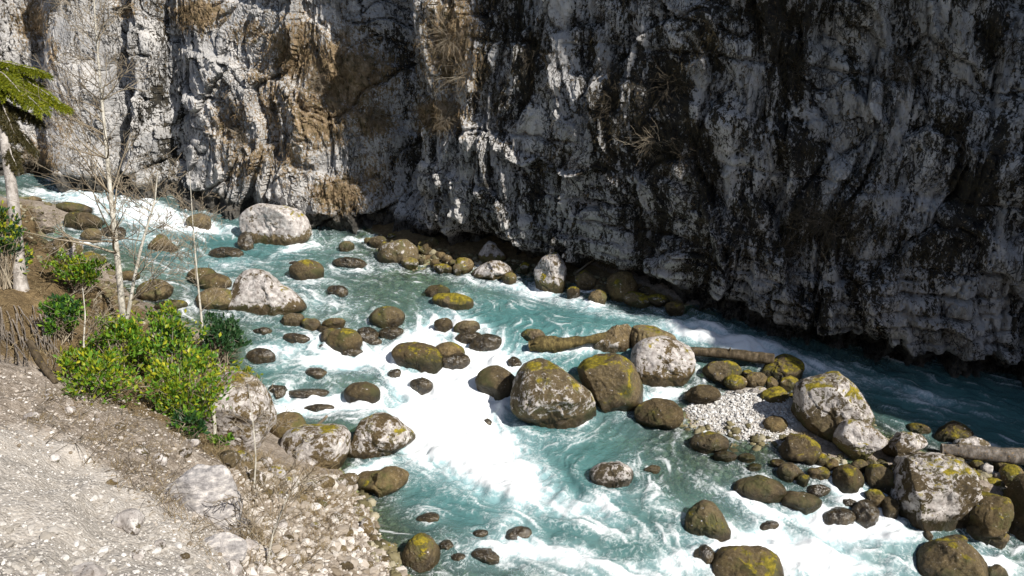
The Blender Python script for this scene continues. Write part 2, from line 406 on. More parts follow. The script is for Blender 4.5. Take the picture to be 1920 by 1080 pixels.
def mat_water():
    m = NT('glacial_river_water')
    pos = m.n('NewGeometry').outputs['Position']
    foam = m.attr('foam'); depth = m.attr('depth'); aer = m.attr('aeration')
    fs = m.noise(m.vmath('MULTIPLY', pos, (1.0, 1.7, 1.0)), 2.6, 7, 0.7, 1.2)
    ff = m.noise(pos, 24.0, 6, 0.75, 0.6)
    fm = m.noise(pos, 8.0, 6, 0.7, 1.0)
    sk = m.attr('streak')
    lace = m.math('SUBTRACT', 1.0, m.math('MULTIPLY', m.math('ABSOLUTE', m.math('SUBTRACT', m.noise(pos, 3.6, 6, 0.66, 0.9), 0.5)), 7.0))
    thin = m.math('MULTIPLY', m.step(lace, 0.62, 0.98), m.step(foam, -0.02, 0.40))
    thin = m.math('MAXIMUM', m.math('MULTIPLY', thin, m.step(fm, 0.38, 0.62)), m.math('MULTIPLY', m.step(m.math('ADD', sk, m.math('MULTIPLY', m.math('SUBTRACT', ff, 0.5), 1.5)), 0.7, 2.2), m.step(foam, -0.08, 0.35)))
    f = m.math('ADD', foam, m.math('MULTIPLY', m.math('SUBTRACT', ff, 0.5), 0.55))
    f = m.math('ADD', f, m.math('MULTIPLY', m.math('SUBTRACT', fm, 0.5), 0.8))
    f = m.math('ADD', f, m.math('MULTIPLY', m.math('SUBTRACT', fs, 0.5), 0.5))
    f = m.math('ADD', f, m.math('MULTIPLY', sk, 0.10))
    f = m.math('ADD', f, m.math('MULTIPLY', m.math('MAXIMUM', lace, -0.4), 0.10))
    fmask = m.math('POWER', m.step(f, 0.27, 1.10), 1.25)
    fmask = m.math('MAXIMUM', fmask, m.math('MULTIPLY', thin, 0.62))
    deep = m.ramp(depth, [(0.0, (0.20, 0.27, 0.22)), (0.3, (0.165, 0.28, 0.25)), (0.6, (0.145, 0.28, 0.27)), (1.0, (0.105, 0.265, 0.265))])
    body = m.mix(m.step(aer, 0.14, 0.70), deep, (0.38, 0.60, 0.63))
    body = m.mix(m.step(aer, 0.55, 1.15), body, (0.78, 0.88, 0.90))
    bumpw = m.math('ADD', m.math('MULTIPLY', fs, 0.8), m.math('MULTIPLY', fm, 0.6))
    bumpw = m.math('ADD', bumpw, m.math('MULTIPLY', ff, 0.15))
    bumpw = m.math('ADD', bumpw, m.math('MULTIPLY', sk, 0.10))
    nrm = m.bump(bumpw, 0.7, 0.11)
    dif = m.n('BsdfDiffuse'); m.put(dif.inputs[0], body); m.put(dif.inputs['Normal'], nrm)
    tr = m.n('BsdfTransparent'); tr.inputs[0].default_value = (0.72, 0.92, 0.88, 1)
    op = m.math('SUBTRACT', 1.0, m.math('POWER', 2.718, m.math('MULTIPLY', depth, -1.1)))
    op = m.math('MAXIMUM', op, m.step(aer, 0.3, 0.9))
    mx = m.n('MixShader'); m.put(mx.inputs[0], op); m.t.links.new(tr.outputs[0], mx.inputs[1]); m.t.links.new(dif.outputs[0], mx.inputs[2])
    gl = m.n('BsdfGlossy'); gl.inputs['Roughness'].default_value = 0.12; m.put(gl.inputs['Normal'], nrm)
    fr = m.n('Fresnel'); fr.inputs['IOR'].default_value = 1.33; m.put(fr.inputs['Normal'], nrm)
    mg = m.n('MixShader'); m.put(mg.inputs[0], fr.outputs[0]); m.t.links.new(mx.outputs[0], mg.inputs[1]); m.t.links.new(gl.outputs[0], mg.inputs[2])
    fo = m.n('BsdfDiffuse'); fo.inputs[0].default_value = (0.86, 0.89, 0.90, 1)
    m.put(fo.inputs['Normal'], m.bump(m.math('ADD', ff, fm), 0.45, 0.06))
    mf = m.n('MixShader'); m.put(mf.inputs[0], fmask); m.t.links.new(mg.outputs[0], mf.inputs[1]); m.t.links.new(fo.outputs[0], mf.inputs[2])
    return m.done(mf.outputs[0])

def mat_simple(name, stops, scale=6.0, rough=0.9, bump=0.4, tint=True, spec=0.25, stretch=(1, 1, 1), trans=0.0):
    m = NT(name)
    oc = m.n('TexCoord').outputs['Object']
    v = m.vmath('MULTIPLY', oc, stretch)
    a = m.noise(v, scale, 6, 0.65)
    if tint:
        a = m.math('ADD', m.math('MULTIPLY', a, 0.35), m.math('MULTIPLY', m.attr('tint'), 0.65))
    col = m.ramp(a, stops)
    b = m.bsdf(col, rough, spec, m.bump(m.noise(v, scale * 3, 5, 0.7), bump, 0.02))
    if trans:
        t = m.n('BsdfTranslucent'); m.put(t.inputs[0], col)
        mx = m.n('MixShader'); mx.inputs[0].default_value = trans
        m.t.links.new(b.outputs[0], mx.inputs[1]); m.t.links.new(t.outputs[0], mx.inputs[2])
        return m.done(mx.outputs[0])
    return m.done(b)

M_CLIFF = mat_cliff(); M_GROUND = mat_ground(); M_WATER = mat_water(); M_WET = mat_wetrock()
M_SCREE = mat_simple('pale_scree_stone', [(0.2, (0.32, 0.29, 0.25)), (0.5, (0.50, 0.47, 0.43)), (0.85, (0.72, 0.70, 0.67))], 9)
M_BANKST = mat_simple('bank_limestone', [(0.15, (0.19, 0.15, 0.105)), (0.45, (0.38, 0.33, 0.275)), (0.8, (0.66, 0.62, 0.57))], 7)
M_BEDST = mat_simple('river_pebble', [(0.2, (0.07, 0.06, 0.028)), (0.5, (0.17, 0.145, 0.075)), (0.85, (0.40, 0.36, 0.26))], 7)
M_GRAVEL = mat_simple('white_gravel', [(0.15, (0.36, 0.33, 0.29)), (0.5, (0.58, 0.56, 0.53)), (0.85, (0.80, 0.80, 0.78))], 9)
M_DRY = mat_simple('dry_grass', [(0.15, (0.12, 0.085, 0.04)), (0.5, (0.26, 0.19, 0.10)), (0.85, (0.46, 0.38, 0.22))], 3, tint=True, trans=0.25)
M_CGRASS = mat_simple('cliff_dry_grass', [(0.15, (0.13, 0.088, 0.04)), (0.5, (0.29, 0.20, 0.11)), (0.85, (0.50, 0.385, 0.22))], 3, trans=0.2)
M_CMOSS = mat_simple('dark_hanging_growth', [(0.15, (0.022, 0.018, 0.008)), (0.5, (0.05, 0.038, 0.018)), (0.85, (0.10, 0.078, 0.04))], 3)
M_TWIG = mat_simple('dry_twig_bark', [(0.2, (0.13, 0.10, 0.065)), (0.5, (0.27, 0.22, 0.155)), (0.85, (0.42, 0.37, 0.28))], 8)
M_DTWIG = mat_simple('dark_twig_bark', [(0.2, (0.05, 0.04, 0.025)), (0.5, (0.10, 0.08, 0.055)), (0.85, (0.18, 0.15, 0.11))], 8)
def leafmat(name, a, b, c): return mat_simple(name, [(0.15, a), (0.5, b), (0.85, c)], 2.0, rough=0.45, bump=0.0, spec=0.4, trans=0.35)
M_LEAF = leafmat('fresh_green_leaf', (0.035, 0.115, 0.012), (0.12, 0.26, 0.024), (0.27, 0.42, 0.035))
M_LEAFY = leafmat('yellow_green_leaf', (0.09, 0.17, 0.012), (0.27, 0.33, 0.02), (0.55, 0.50, 0.03))
M_LEAFD = leafmat('dark_evergreen_leaf', (0.012, 0.045, 0.014), (0.03, 0.085, 0.026), (0.075, 0.15, 0.05))
M_FIR = leafmat('fir_spray', (0.07, 0.11, 0.008), (0.20, 0.23, 0.014), (0.40, 0.38, 0.025))
M_FIRD = leafmat('dry_shaded_fir_spray', (0.03, 0.032, 0.010), (0.07, 0.06, 0.02), (0.13, 0.10, 0.035))  # lower sprays: dry brown, with underside shade put into the leaf colour

def mat_bark(name, dark, mid, light, spots):
    m = NT(name)
    oc = m.n('TexCoord').outputs['Object']
    a = m.noise(m.vmath('MULTIPLY', oc, (1, 1, 0.35)), 9.0, 7, 0.65); b = m.noise(oc, 22.0, 5, 0.7)
    col = m.ramp(a, [(0.3, dark), (0.5, mid), (0.68, light)])
    col = m.mix(m.step(b, 0.60, 0.66), col, spots)
    return m.done(m.bsdf(col, 0.9, 0.2, m.bump(m.math('ADD', a, b), 0.7, 0.03)))
M_OUT = mat_simple('grey_bedrock', [(0.3, (0.15, 0.14, 0.135)), (0.47, (0.33, 0.31, 0.30)), (0.62, (0.60, 0.56, 0.52))], 7.0, bump=1.0, tint=False, stretch=(1, 1, 2.2))
M_BARK = mat_bark('pale_fir_bark', (0.17, 0.15, 0.13), (0.36, 0.325, 0.29), (0.52, 0.48, 0.44), (0.62, 0.60, 0.56))
M_SAPL = mat_bark('pale_sapling_bark', (0.22, 0.20, 0.16), (0.44, 0.41, 0.34), (0.62, 0.59, 0.52), (0.14, 0.12, 0.09))
M_LOG = mat_bark('weathered_log_wood', (0.02, 0.016, 0.011), (0.075, 0.056, 0.034), (0.16, 0.125, 0.085), (0.15, 0.11, 0.02))
M_LOGB = mat_bark('bleached_log_wood', (0.04, 0.034, 0.028), (0.14, 0.12, 0.10), (0.28, 0.25, 0.22), (0.34, 0.20, 0.06))
M_LOGM = mat_bark('mossy_log_wood', (0.03, 0.024, 0.012), (0.10, 0.075, 0.03), (0.20, 0.155, 0.06), (0.04, 0.03, 0.012))
M_ROOT = mat_bark('grey_root_wood', (0.09, 0.075, 0.06), (0.22, 0.185, 0.15), (0.36, 0.32, 0.27), (0.40, 0.36, 0.3))

# ------------------------------------------------------------------ mesh helpers
def mesh_np(name, verts, faces, smooth=True, attrs=None, uv=None):
    verts = np.asarray(verts, np.float32); faces = np.asarray(faces, np.int32)
    me = bpy.data.meshes.new(name); k = faces.shape[1]; n = len(faces)
    me.vertices.add(len(verts)); me.vertices.foreach_set('co', verts.ravel())
    me.loops.add(n * k); me.loops.foreach_set('vertex_index', faces.ravel())
    me.polygons.add(n)
    me.polygons.foreach_set('loop_start', np.arange(0, n * k, k, dtype=np.int32))
    me.polygons.foreach_set('loop_total', np.full(n, k, np.int32))
    me.polygons.foreach_set('use_smooth', np.full(n, smooth, bool))
    me.update(calc_edges=True)
    for key, val in (attrs or {}).items():
        at = me.attributes.new(key, 'FLOAT', 'POINT'); at.data.foreach_set('value', np.asarray(val, np.float32))
    if uv is not None:
        layer = me.uv_layers.new(name='flow')
        layer.data.foreach_set('uv', np.asarray(uv, np.float32)[faces.ravel()].ravel())
    return me
def link(name, me, mat=None, parent=None, loc=None, **props):
    o = bpy.data.objects.new(name, me); COL.objects.link(o)
    if mat is not None: me.materials.append(mat)
    if parent is not None: o.parent = parent
    if loc is not None: o.location = loc
    for k, v in props.items():
        if v is not None: o[k] = v
    return o
def thing(name, label, cat, loc, group=None, rotz=0.0):
    o = bpy.data.objects.new(name, None); COL.objects.link(o); o.location = loc
    o.rotation_euler = (0, 0, rotz); o['label'] = label; o['category'] = cat
    o.empty_display_size = 0.2
    if group: o['group'] = group
    return o
def grid_faces(nu, nv):
    i = np.arange(nu * nv).reshape(nu, nv)
    return np.stack([i[:-1, :-1].ravel(), i[1:, :-1].ravel(), i[1:, 1:].ravel(), i[:-1, 1:].ravel()], 1)

def ico(sub):
    t = (1 + 5 ** 0.5) / 2
    v = [(-1, t, 0), (1, t, 0), (-1, -t, 0), (1, -t, 0), (0, -1, t), (0, 1, t), (0, -1, -t), (0, 1, -t), (t, 0, -1), (t, 0, 1), (-t, 0, -1), (-t, 0, 1)]
    f = [(0, 11, 5), (0, 5, 1), (0, 1, 7), (0, 7, 10), (0, 10, 11), (1, 5, 9), (5, 11, 4), (11, 10, 2), (10, 7, 6), (7, 1, 8),
         (3, 9, 4), (3, 4, 2), (3, 2, 6), (3, 6, 8), (3, 8, 9), (4, 9, 5), (2, 4, 11), (6, 2, 10), (8, 6, 7), (9, 8, 1)]
    v = [np.array(p) / np.linalg.norm(p) for p in v]
    for _ in range(sub):
        cache = {}; nf = []
        def mid(a, b):
            k = (min(a, b), max(a, b))
            if k not in cache:
                p = v[a] + v[b]; v.append(p / np.linalg.norm(p)); cache[k] = len(v) - 1
            return cache[k]
        for a, b, c in f:
            ab, bc, ca = mid(a, b), mid(b, c), mid(c, a)
            nf += [(a, ab, ca), (b, bc, ab), (c, ca, bc), (ab, bc, ca)]
        f = nf
    return np.array(v), np.array(f)
ICO = {s: ico(s) for s in (0, 1, 2, 3, 4, 5)}

def rand_rot(n, rng):
    q = rng.normal(size=(n, 4)); q /= np.linalg.norm(q, axis=1)[:, None]
    w, x, y, z = q.T
    return np.stack([np.stack([1 - 2 * (y * y + z * z), 2 * (x * y - z * w), 2 * (x * z + y * w)], 1),
                     np.stack([2 * (x * y + z * w), 1 - 2 * (x * x + z * z), 2 * (y * z - x * w)], 1),
                     np.stack([2 * (x * z - y * w), 2 * (y * z + x * w), 1 - 2 * (x * x + y * y)], 1)], 1)
def stones_mesh(name, pts, size, rng, sub=0, flat=0.65, smooth=False):
    """many stones in one mesh"""
    bv, bf = ICO[sub]; n = len(pts); nv = len(bv)
    sc = np.stack([rng.uniform(0.7, 1.25, n), rng.uniform(0.6, 1.0, n), rng.uniform(0.45, 0.85, n)], 1) * np.asarray(size)[:, None] * 0.5
    v = bv[None] * (1 + rng.uniform(-0.22, 0.18, (n, nv))[:, :, None])
    v = v * sc[:, None, :]
    v = np.einsum('nij,nkj->nki', rand_rot(n, rng), v)
    v[:, :, 2] *= flat
    v += pts[:, None, :]
    f = bf[None] + (np.arange(n) * nv)[:, None, None]
    tint = np.repeat(np.clip(rng.normal(0.48, 0.27, n), 0, 1), nv)
    return mesh_np(name, v.reshape(-1, 3), f.reshape(-1, 3), smooth, {'tint': tint})
def blades_mesh(name, root, dirv, length, width, rng, droop=0.5):
    """grass blades / twigs: bent three-segment strips"""
    n = len(root)
    d = dirv / np.linalg.norm(dirv, axis=1)[:, None]
    side = np.cross(d, rng.normal(size=(n, 3))); side /= np.linalg.norm(side, axis=1)[:, None] + 1e-9
    L = np.asarray(length)[:, None]; Wd = np.asarray(width)[:, None]
    g = np.array([0, 0, -1.0])
    p = []
    for t, ww in ((0, 1.0), (0.4, 0.85), (0.75, 0.55), (1.0, 0.08)):
        c = root + d * L * t + g * (droop * L * t * t)
        p.append(c - side * Wd * ww * 0.5); p.append(c + side * Wd * ww * 0.5)
    v = np.stack(p, 1)
    bf = np.array([(0, 1, 3, 2), (2, 3, 5, 4), (4, 5, 7, 6)])
    f = bf[None] + (np.arange(n) * 8)[:, None, None]
    tint = np.repeat(np.clip(rng.normal(0.5, 0.22, n), 0, 1), 8)
    return mesh_np(name, v.reshape(-1, 3), f.reshape(-1, 4), True, {'tint': tint})
def leaves_mesh(name, pos, out, size, rng, aspect=0.5):
    n = len(pos)
    d = out + rng.normal(size=(n, 3)) * 0.7; d /= np.linalg.norm(d, axis=1)[:, None]
    s = np.cross(d, rng.normal(size=(n, 3))); s /= np.linalg.norm(s, axis=1)[:, None]
    nn = np.cross(d, s)
    L = np.asarray(size)[:, None]
    p0 = pos; p1 = pos + d * L * .5 + s * L * aspect * .5 + nn * L * .1; p2 = pos + d * L; p3 = pos + d * L * .5 - s * L * aspect * .5 + nn * L * .1
    v = np.stack([p0, p1, p2, p3], 1)
    bf = np.array([(0, 1, 2), (0, 2, 3)])
    f = bf[None] + (np.arange(n) * 4)[:, None, None]
    tint = np.repeat(np.clip(rng.normal(0.5, 0.22, n), 0, 1), 4)
    return mesh_np(name, v.reshape(-1, 3), f.reshape(-1, 3), False, {'tint': tint})
class Tubes:
    def __init__(self): self.v, self.f, self.t = [], [], []
    def add(self, path, radii, sides=6, tint=0.5, rough=0.0):
        path = np.asarray(path, float); n = len(path)
        base = sum(len(a) for a in self.v)
        tan = np.gradient(path, axis=0); tan /= np.linalg.norm(tan, axis=1)[:, None] + 1e-9
        ref = np.array([0.31, 0.2, 0.93]) if abs(tan[0] @ np.array([0.31, 0.2, 0.93])) < 0.9 else np.array([1.0, 0, 0])
        a = np.cross(tan, ref); a /= np.linalg.norm(a, axis=1)[:, None] + 1e-9
        b = np.cross(tan, a)
        th = np.linspace(0, 2 * np.pi, sides, endpoint=False)
        r = np.asarray(radii, float)[:, None] * np.ones(sides)
        if rough:
            r = r * (1 + rough * fbm(path[:, 0:1] * 3 + np.cos(th) * 1.3, path[:, 1:2] * 3 + np.sin(th) * 1.3, path[:, 2:3] * 3, 3))
        ring = path[:, None, :] + (a[:, None, :] * np.cos(th)[None, :, None] + b[:, None, :] * np.sin(th)[None, :, None]) * r[:, :, None]
        self.v.append(ring.reshape(-1, 3)); self.t.append(np.full(n * sides, tint))
        for i in range(n - 1):
            for j in range(sides):
                k = (j + 1) % sides
                self.f.append((base + i * sides + j, base + i * sides + k, base + (i + 1) * sides + k, base + (i + 1) * sides + j))
        if sides >= 5:       # end caps: fan of quads kept as degenerate-free strips
            for s0 in (0, (n - 1) * sides):
                c = base + s0
                for j in range(1, sides - 2, 2):
                    self.f.append((c, c + j, c + j + 1, c + min(j + 2, sides - 1)))
    def mesh(self, name, origin=(0, 0, 0)):
        return mesh_np(name, np.concatenate(self.v) - np.asarray(origin), self.f, True, {'tint': np.concatenate(self.t)})

# ================================================================== CLIFF
_base = [(-140, 338), (0, 345), (110, 352), (210, 366), (300, 380), (350, 390), (420, 396), (480, 409), (590, 424), (680, 427), (742, 432), (778, 447), (810, 462), (870, 476), (960, 492), (1050, 508), (1180, 549),
         (1280, 578), (1400, 612), (1520, 645), (1650, 678), (1780, 700), (1930, 722)]
foot = [(-48.0, 31.0), (-38.0, 36.0)] + [tuple(hitw(a, b)[:2]) for a, b in _base] + [(19.0, 20.4), (20.6, 17.6), (21.7, 15.9), (22.2, 13.7), (27.0, 9.9), (40.0, 4.0), (62.0, 0.0)]
foot = np.array(foot)
# chaikin-smoothed footprint
pl = foot
for _ in range(2):
    q = [pl[0]]
    for a, b in zip(pl[:-1], pl[1:]):
        q += [a * .75 + b * .25, a * .25 + b * .75]
    pl = np.array(q + [pl[-1]])
seg = np.hypot(*np.diff(pl, axis=0).T); arc = np.concatenate([[0], np.cumsum(seg)])
def arc_of(x, y):
    return arc[np.argmin((pl[:, 0] - x) ** 2 + (pl[:, 1] - y) ** 2)]
s_l, s_r = arc_of(-26, 36.5), arc_of(18.5, 20.7)
S = np.concatenate([np.arange(0, s_l, 0.5), np.arange(s_l, s_r, 0.055), np.arange(s_r, arc[-1], 0.5)])
HH = np.concatenate([np.arange(-1.6, 14.5, 0.06), np.linspace(14.6, 44, 40)])
bx = np.interp(S, arc, pl[:, 0]); by = np.interp(S, arc, pl[:, 1])
ker = np.exp(-np.linspace(-2, 2, 61) ** 2); ker /= ker.sum()
tx = np.gradient(bx, S); ty = np.gradient(by, S)
pad = lambda a: np.convolve(np.concatenate([np.full(30, a[0]), a, np.full(30, a[-1])]), ker, 'valid')
tx, ty = pad(tx), pad(ty); tl = np.hypot(tx, ty); tx /= tl; ty /= tl
nx, ny = ty, -tx                      # towards the river / camera
sA, hA = np.meshgrid(S, HH, indexing='ij')
bw = W0(np.clip(bx, -30, 20), np.clip(by, 8, 40))
baseZ = bw[:, None]
s_c = arc_of(*hitw(745, 436)[:2])     # the inner corner between the sunlit and the shaded wall
right = sstep(s_c - 1.0, s_c + 4.0, sA)
wp = 0.7 * fbm(sA * 0.25, hA * 0.22, 1.0, 3)
big = 1.1 * fbm(sA * 0.13, hA * 0.10, 5.0, 3)
su = sA + 1.2 * fbm(sA * 0.3, hA * 0.12, 7.7, 2)
flute = ridged(su * 0.42, hA * 0.055, 2.0, 3)
flute2 = ridged(su * 1.3, hA * 0.16, 8.0, 3)
cv, cb, cf = cellnoise(su * 0.42 + wp, hA * 0.20 + 0.5 * wp, 2)
cv2, cb2, cf2 = cellnoise(su * 1.15 + wp, hA * 0.42 + wp, 5)
cv3, cb3, cf3 = cellnoise(su * 2.6 + wp * 2, hA * 1.1 + wp * 2, 9)
led = (hA * 0.33 + 0.5 * fbm(sA * 0.12, hA * 0.1, 4.0, 2) + 0.08 * sA) 
led = led - np.floor(led)             # overhanging ledges
amp = 0.62 - 0.02 * right
cv4, cb4, cf4 = cellnoise(su * 5.5 + wp * 3, hA * 2.0 + wp * 3, 12)
cv5, cb5, cf5 = cellnoise(su * 9.5 + wp * 5, hA * 4.2 + wp * 5, 21)
D = amp * (0.8 * big + (0.16 + 0.26 * right) * flute + (0.08 + 0.22 * right) * flute2 + 0.035 * (cv5 - 0.5) + 0.06 * cf5 + 0.75 * (cv - 0.5) + 0.40 * (cv2 - 0.5) + 0.16 * (cv3 - 0.5) + 0.07 * (cv4 - 0.5)
           + 1.15 * cf + 0.75 * cf2 + 0.38 * cf3 + 0.17 * cf4)
D += 0.40 * amp * (sstep(0.0, 0.85, led) - sstep(0.92, 1.0, led) - 0.4)
crack = (sstep(0.05, 0.0, cb) * 0.28 + sstep(0.05, 0.0, cb2) * 0.14 + sstep(0.07, 0.0, cb3) * 0.06) * (1 - 0.5 * right)
D -= crack
fineD = 0.08 * fbm(su * 2.6, hA * 0.9, 3.3, 4) + 0.055 * ridged(su * 5.0, hA * 1.6, 6.1, 3)
D += fineD
# a groove at the corner, a smooth slab and a deep chimney on the sunlit wall
D -= 1.3 * np.exp(-((sA - s_c - 0.5) / 1.0) ** 2) * sstep(0.2, 2.5, hA)
for (pa, pb, dd, wd) in [((310, 380), None, -1.5, 1.3), ((215, 366), None, -0.7, 0.5), ((40, 348), None, -1.6, 1.4), ((265, 372), None, 0.8, 0.55), ((150, 356), None, 0.7, 1.3), ((600, 430), None, 0.7, 2.2)]:
    c = arc_of(*hitw(*pa)[:2]); D += dd * np.exp(-((sA - c - 0.05 * hA) / wd) ** 2)
slab = np.exp(-((sA - arc_of(*hitw(155, 356)[:2])) / 1.2) ** 4) * sstep(0.3, 1.0, hA) * sstep(9.0, 7.5, hA)
D = D * (1 - 0.75 * slab) + 0.5 * slab
# undercut along the water
D -= 0.20 * (1 - right) * np.clip(hA - 0.8, 0, 40)
und = sstep(1.25, 0.3, hA + 0.5 * fbm(sA * 0.5, 0 * sA, 2.0, 3))
D -= (0.25 + 0.75 * right) * und
D += 0.35 * right * sstep(0.6, 2.0, hA)
# bedding joints low on the shaded wall
for k, hb in enumerate((0.8, 1.2, 1.65, 2.3, 3.1, 5.2, 8.4)):
    jl = hA - hb - 0.10 * fbm(sA * 0.6, 0 * sA, 3.0 + k, 3) - 0.03 * (sA - s_c)
    D -= right * 0.22 * np.exp(-(jl / 0.06) ** 2) * sstep(-0.5, 0.1, fbm(sA * 0.3, 0 * sA, 20.0 + k, 2))
s_b = arc_of(*hitw(1290, 580)[:2])
st_h = hA * 1.9 + 0.35 * fbm(sA * 0.5, hA * 0.4, 31.0, 3) - 0.05 * (sA - s_b)
D += 0.20 * sstep(s_b - 2, s_b + 3, sA) * sstep(4.2, 2.6, hA) * (sstep(0.0, 0.25, st_h - np.floor(st_h)) * (0.4 + _P[(np.floor(st_h).astype(int) * 7 + np.floor(sA * 0.9 + 3 * np.floor(st_h)).astype(int)) & 255] / 255.0) - 0.5)
D = np.where(hA < -0.2, D * 0.6, D)
CX = bx[:, None] + nx[:, None] * D; CY = by[:, None] + ny[:, None] * D
CZ = baseZ + hA + 0.05 * fbm(sA * 1.5, hA * 1.5, 9.0, 3)
cpx, cpy, cdep = project(CX, CY, CZ)
# where growth hangs on the rock: photo pixel blobs (x, y, rx, ry, weight)
VEGL = [(640, 150, 80, 95, .9), (560, 95, 60, 70, .8), (500, 130, 40, 60, .4), (430, 235, 45, 60, .6), (455, 300, 50, 60, .5), (640, 365, 55, 40, .9), (700, 225, 45, 35, .9), (845, 80, 55, 100, .9), (825, 215, 50, 35, 1.0),
        (370, 25, 55, 28, 1.0), (600, 225, 60, 60, .8), (520, 210, 40, 70, .5), (120, 235, 30, 40, .4), (70, 300, 40, 50, .7), (100, 100, 15, 40, .5), (235, 20, 30, 20, .6), (700, 330, 40, 60, .5), (460, 60, 40, 30, .5), (60, 40, 40, 50, .7), (540, 300, 60, 60, .4)]
VEGR = [(1000, 100, 50, 80, .8), (1120, 60, 50, 60, .7), (1150, 200, 60, 80, .8), (1250, 170, 60, 70, .9), (1225, 270, 80, 50, 1.0), (1330, 80, 90, 70, .8), (1450, 25, 160, 35, 1.0), (1480, 130, 45, 60, 1.0), (1690, 130, 90, 45, .8),
        (1770, 240, 60, 50, .7), (1400, 235, 60, 40, .7), (1490, 270, 60, 35, .9), (1560, 430, 110, 50, 1.1), (1470, 460, 70, 50, .8), (1620, 530, 50, 60, .6), (1730, 480, 60, 60, .7), (1310, 290, 45, 70, 1.0), (1200, 430, 60, 45, .7),
        (1830, 345, 70, 30, .8), (1860, 60, 50, 60, .8), (1500, 560, 80, 30, .5), (1050, 290, 40, 60, .7), (930, 160, 40, 60, .6), (1300, 480, 60, 60, .5), (1120, 500, 60, 20, .6), (1640, 330, 60, 40, .5), (940, 60, 30, 60, .6), (1600, 20, 60, 40, .8)]
def blobs(lst, px, py):
    v = np.zeros(px.shape)
    for x, y, rx, ry, w in lst:
        v = np.maximum(v, w * np.exp(-(((px - x) / rx) ** 2 + ((py - y) / ry) ** 2)))
    return v
vegL = blobs(VEGL, cpx, cpy); vegR = blobs(VEGR, cpx, cpy)
upl = fbm(sA * 0.35, hA * 0.3, 12.0, 3)
outside = ((cpx < 0) | (cpx > 1920) | (cpy < 0)).astype(float)
vegL = np.maximum(vegL, outside * (1 - right) * 0.6 * sstep(0.0, 0.4, upl)); vegR = np.maximum(vegR, outside * right * 0.8 * sstep(-0.1, 0.4, upl))
patch = fbm(sA * 0.22, hA * 0.17, 15.0, 3); streak = fbm(su * 1.5, hA * 0.22, 16.0, 4)
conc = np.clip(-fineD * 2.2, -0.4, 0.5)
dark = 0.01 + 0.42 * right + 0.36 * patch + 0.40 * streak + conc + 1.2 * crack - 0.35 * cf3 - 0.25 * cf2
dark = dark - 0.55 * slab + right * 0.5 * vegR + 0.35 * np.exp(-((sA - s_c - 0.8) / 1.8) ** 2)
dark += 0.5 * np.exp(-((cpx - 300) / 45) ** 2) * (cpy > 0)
wetA = sstep(1.6, 0.2, hA)
faces = grid_faces(len(S), len(HH))[:, ::-1]
V = np.stack([CX, CY, CZ], -1).reshape(-1, 3)
veg_attr = np.clip(1.25 * vegL + 0.25 * (1 - right) * sstep(-.1, .5, fbm(sA * .5, hA * .4, 41.0, 3)) * (cpx > 370), 0, 1.2)
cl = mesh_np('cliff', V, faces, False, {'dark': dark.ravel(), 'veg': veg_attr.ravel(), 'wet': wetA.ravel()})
link('cliff', cl, M_CLIFF, kind='structure')
stp = 3
ii = np.arange(0, len(S), stp); jj = np.arange(0, int((HH < 14.6).sum()), stp)
bvh_v = np.stack([CX, CY, CZ], -1)[np.ix_(ii, jj)].reshape(-1, 3)
BVH_CLIFF = BVHTree.FromPolygons([tuple(p) for p in bvh_v.tolist()], grid_faces(len(ii), len(jj)).tolist())
def hitc(px, py):
    d = Vector(ray(px, py)).normalized()
    loc, nor, _, _ = BVH_CLIFF.ray_cast(Vector(CO), d)
    return (np.array(loc), np.array(nor)) if loc is not None else (None, None)

# ================================================================== BOULDERS
ROCKS = []
def R(name, label, shape, pale=.25, moss=.2, tone=.5, base=None, on='water', group=None, thick=1.0, facet=.5, wet=False, cat='boulder', seed=None):
    ROCKS.append(dict(name=name, label=label, shape=shape, pale=pale, moss=moss, tone=tone, base=base, on=on, group=group, thick=thick, facet=facet, wet=wet, cat=cat, seed=seed if seed is not None else len(ROCKS)))
O = lambda *p: ('poly', p)
Ee = lambda cx, cy, w, h, rot=0: ('ell', (cx, cy, w, h, rot))
# --- named boulders
R('boulder', 'big white boulder with a moss cap standing in the water against the sunlit cliff', O((457, 432), (460, 405), (487, 388), (525, 379), (557, 389), (575, 413), (583, 440), (562, 455), (530, 463), (490, 461), (465, 453)), 1.0, .35, .6, base=458, facet=.8)
R('boulder', 'grey-white pointed boulder with brown foot and small moss patch in midstream', O((430, 583), (443, 540), (458, 511), (480, 504), (505, 513), (540, 538), (566, 560), (582, 578), (562, 589), (500, 595), (450, 592)), .9, .25, .6, base=588, facet=.6)
R('boulder', 'largest pale-streaked brown boulder with mossy crown beside the white chute', O((963, 762), (968, 718), (984, 686), (1015, 677), (1052, 684), (1082, 706), (1105, 740), (1113, 775), (1096, 806), (1066, 820), (1032, 812), (998, 796), (970, 780)), .62, .62, .45, base=806, facet=.75)
R('boulder', 'mossy olive boulder wedged between the chute boulder and the pale round one', O((1084, 694), (1094, 674), (1130, 664), (1175, 668), (1198, 690), (1206, 726), (1196, 760), (1152, 769), (1112, 762), (1092, 735)), .1, .8, .45, base=762, facet=.6)
R('boulder', 'rounded pale boulder with warty white face above the gravel bar', O((1184, 668), (1194, 645), (1226, 632), (1264, 635), (1296, 655), (1309, 680), (1302, 706), (1270, 726), (1230, 731), (1205, 722), (1188, 700)), .75, .2, .6, base=728, facet=.5)
R('boulder', 'brown capped boulder sitting behind the rounded pale boulder', O((1184, 645), (1188, 612), (1214, 607), (1256, 622), (1268, 650), (1240, 668), (1200, 665)), .35, .45, .6, base=672, facet=.8)
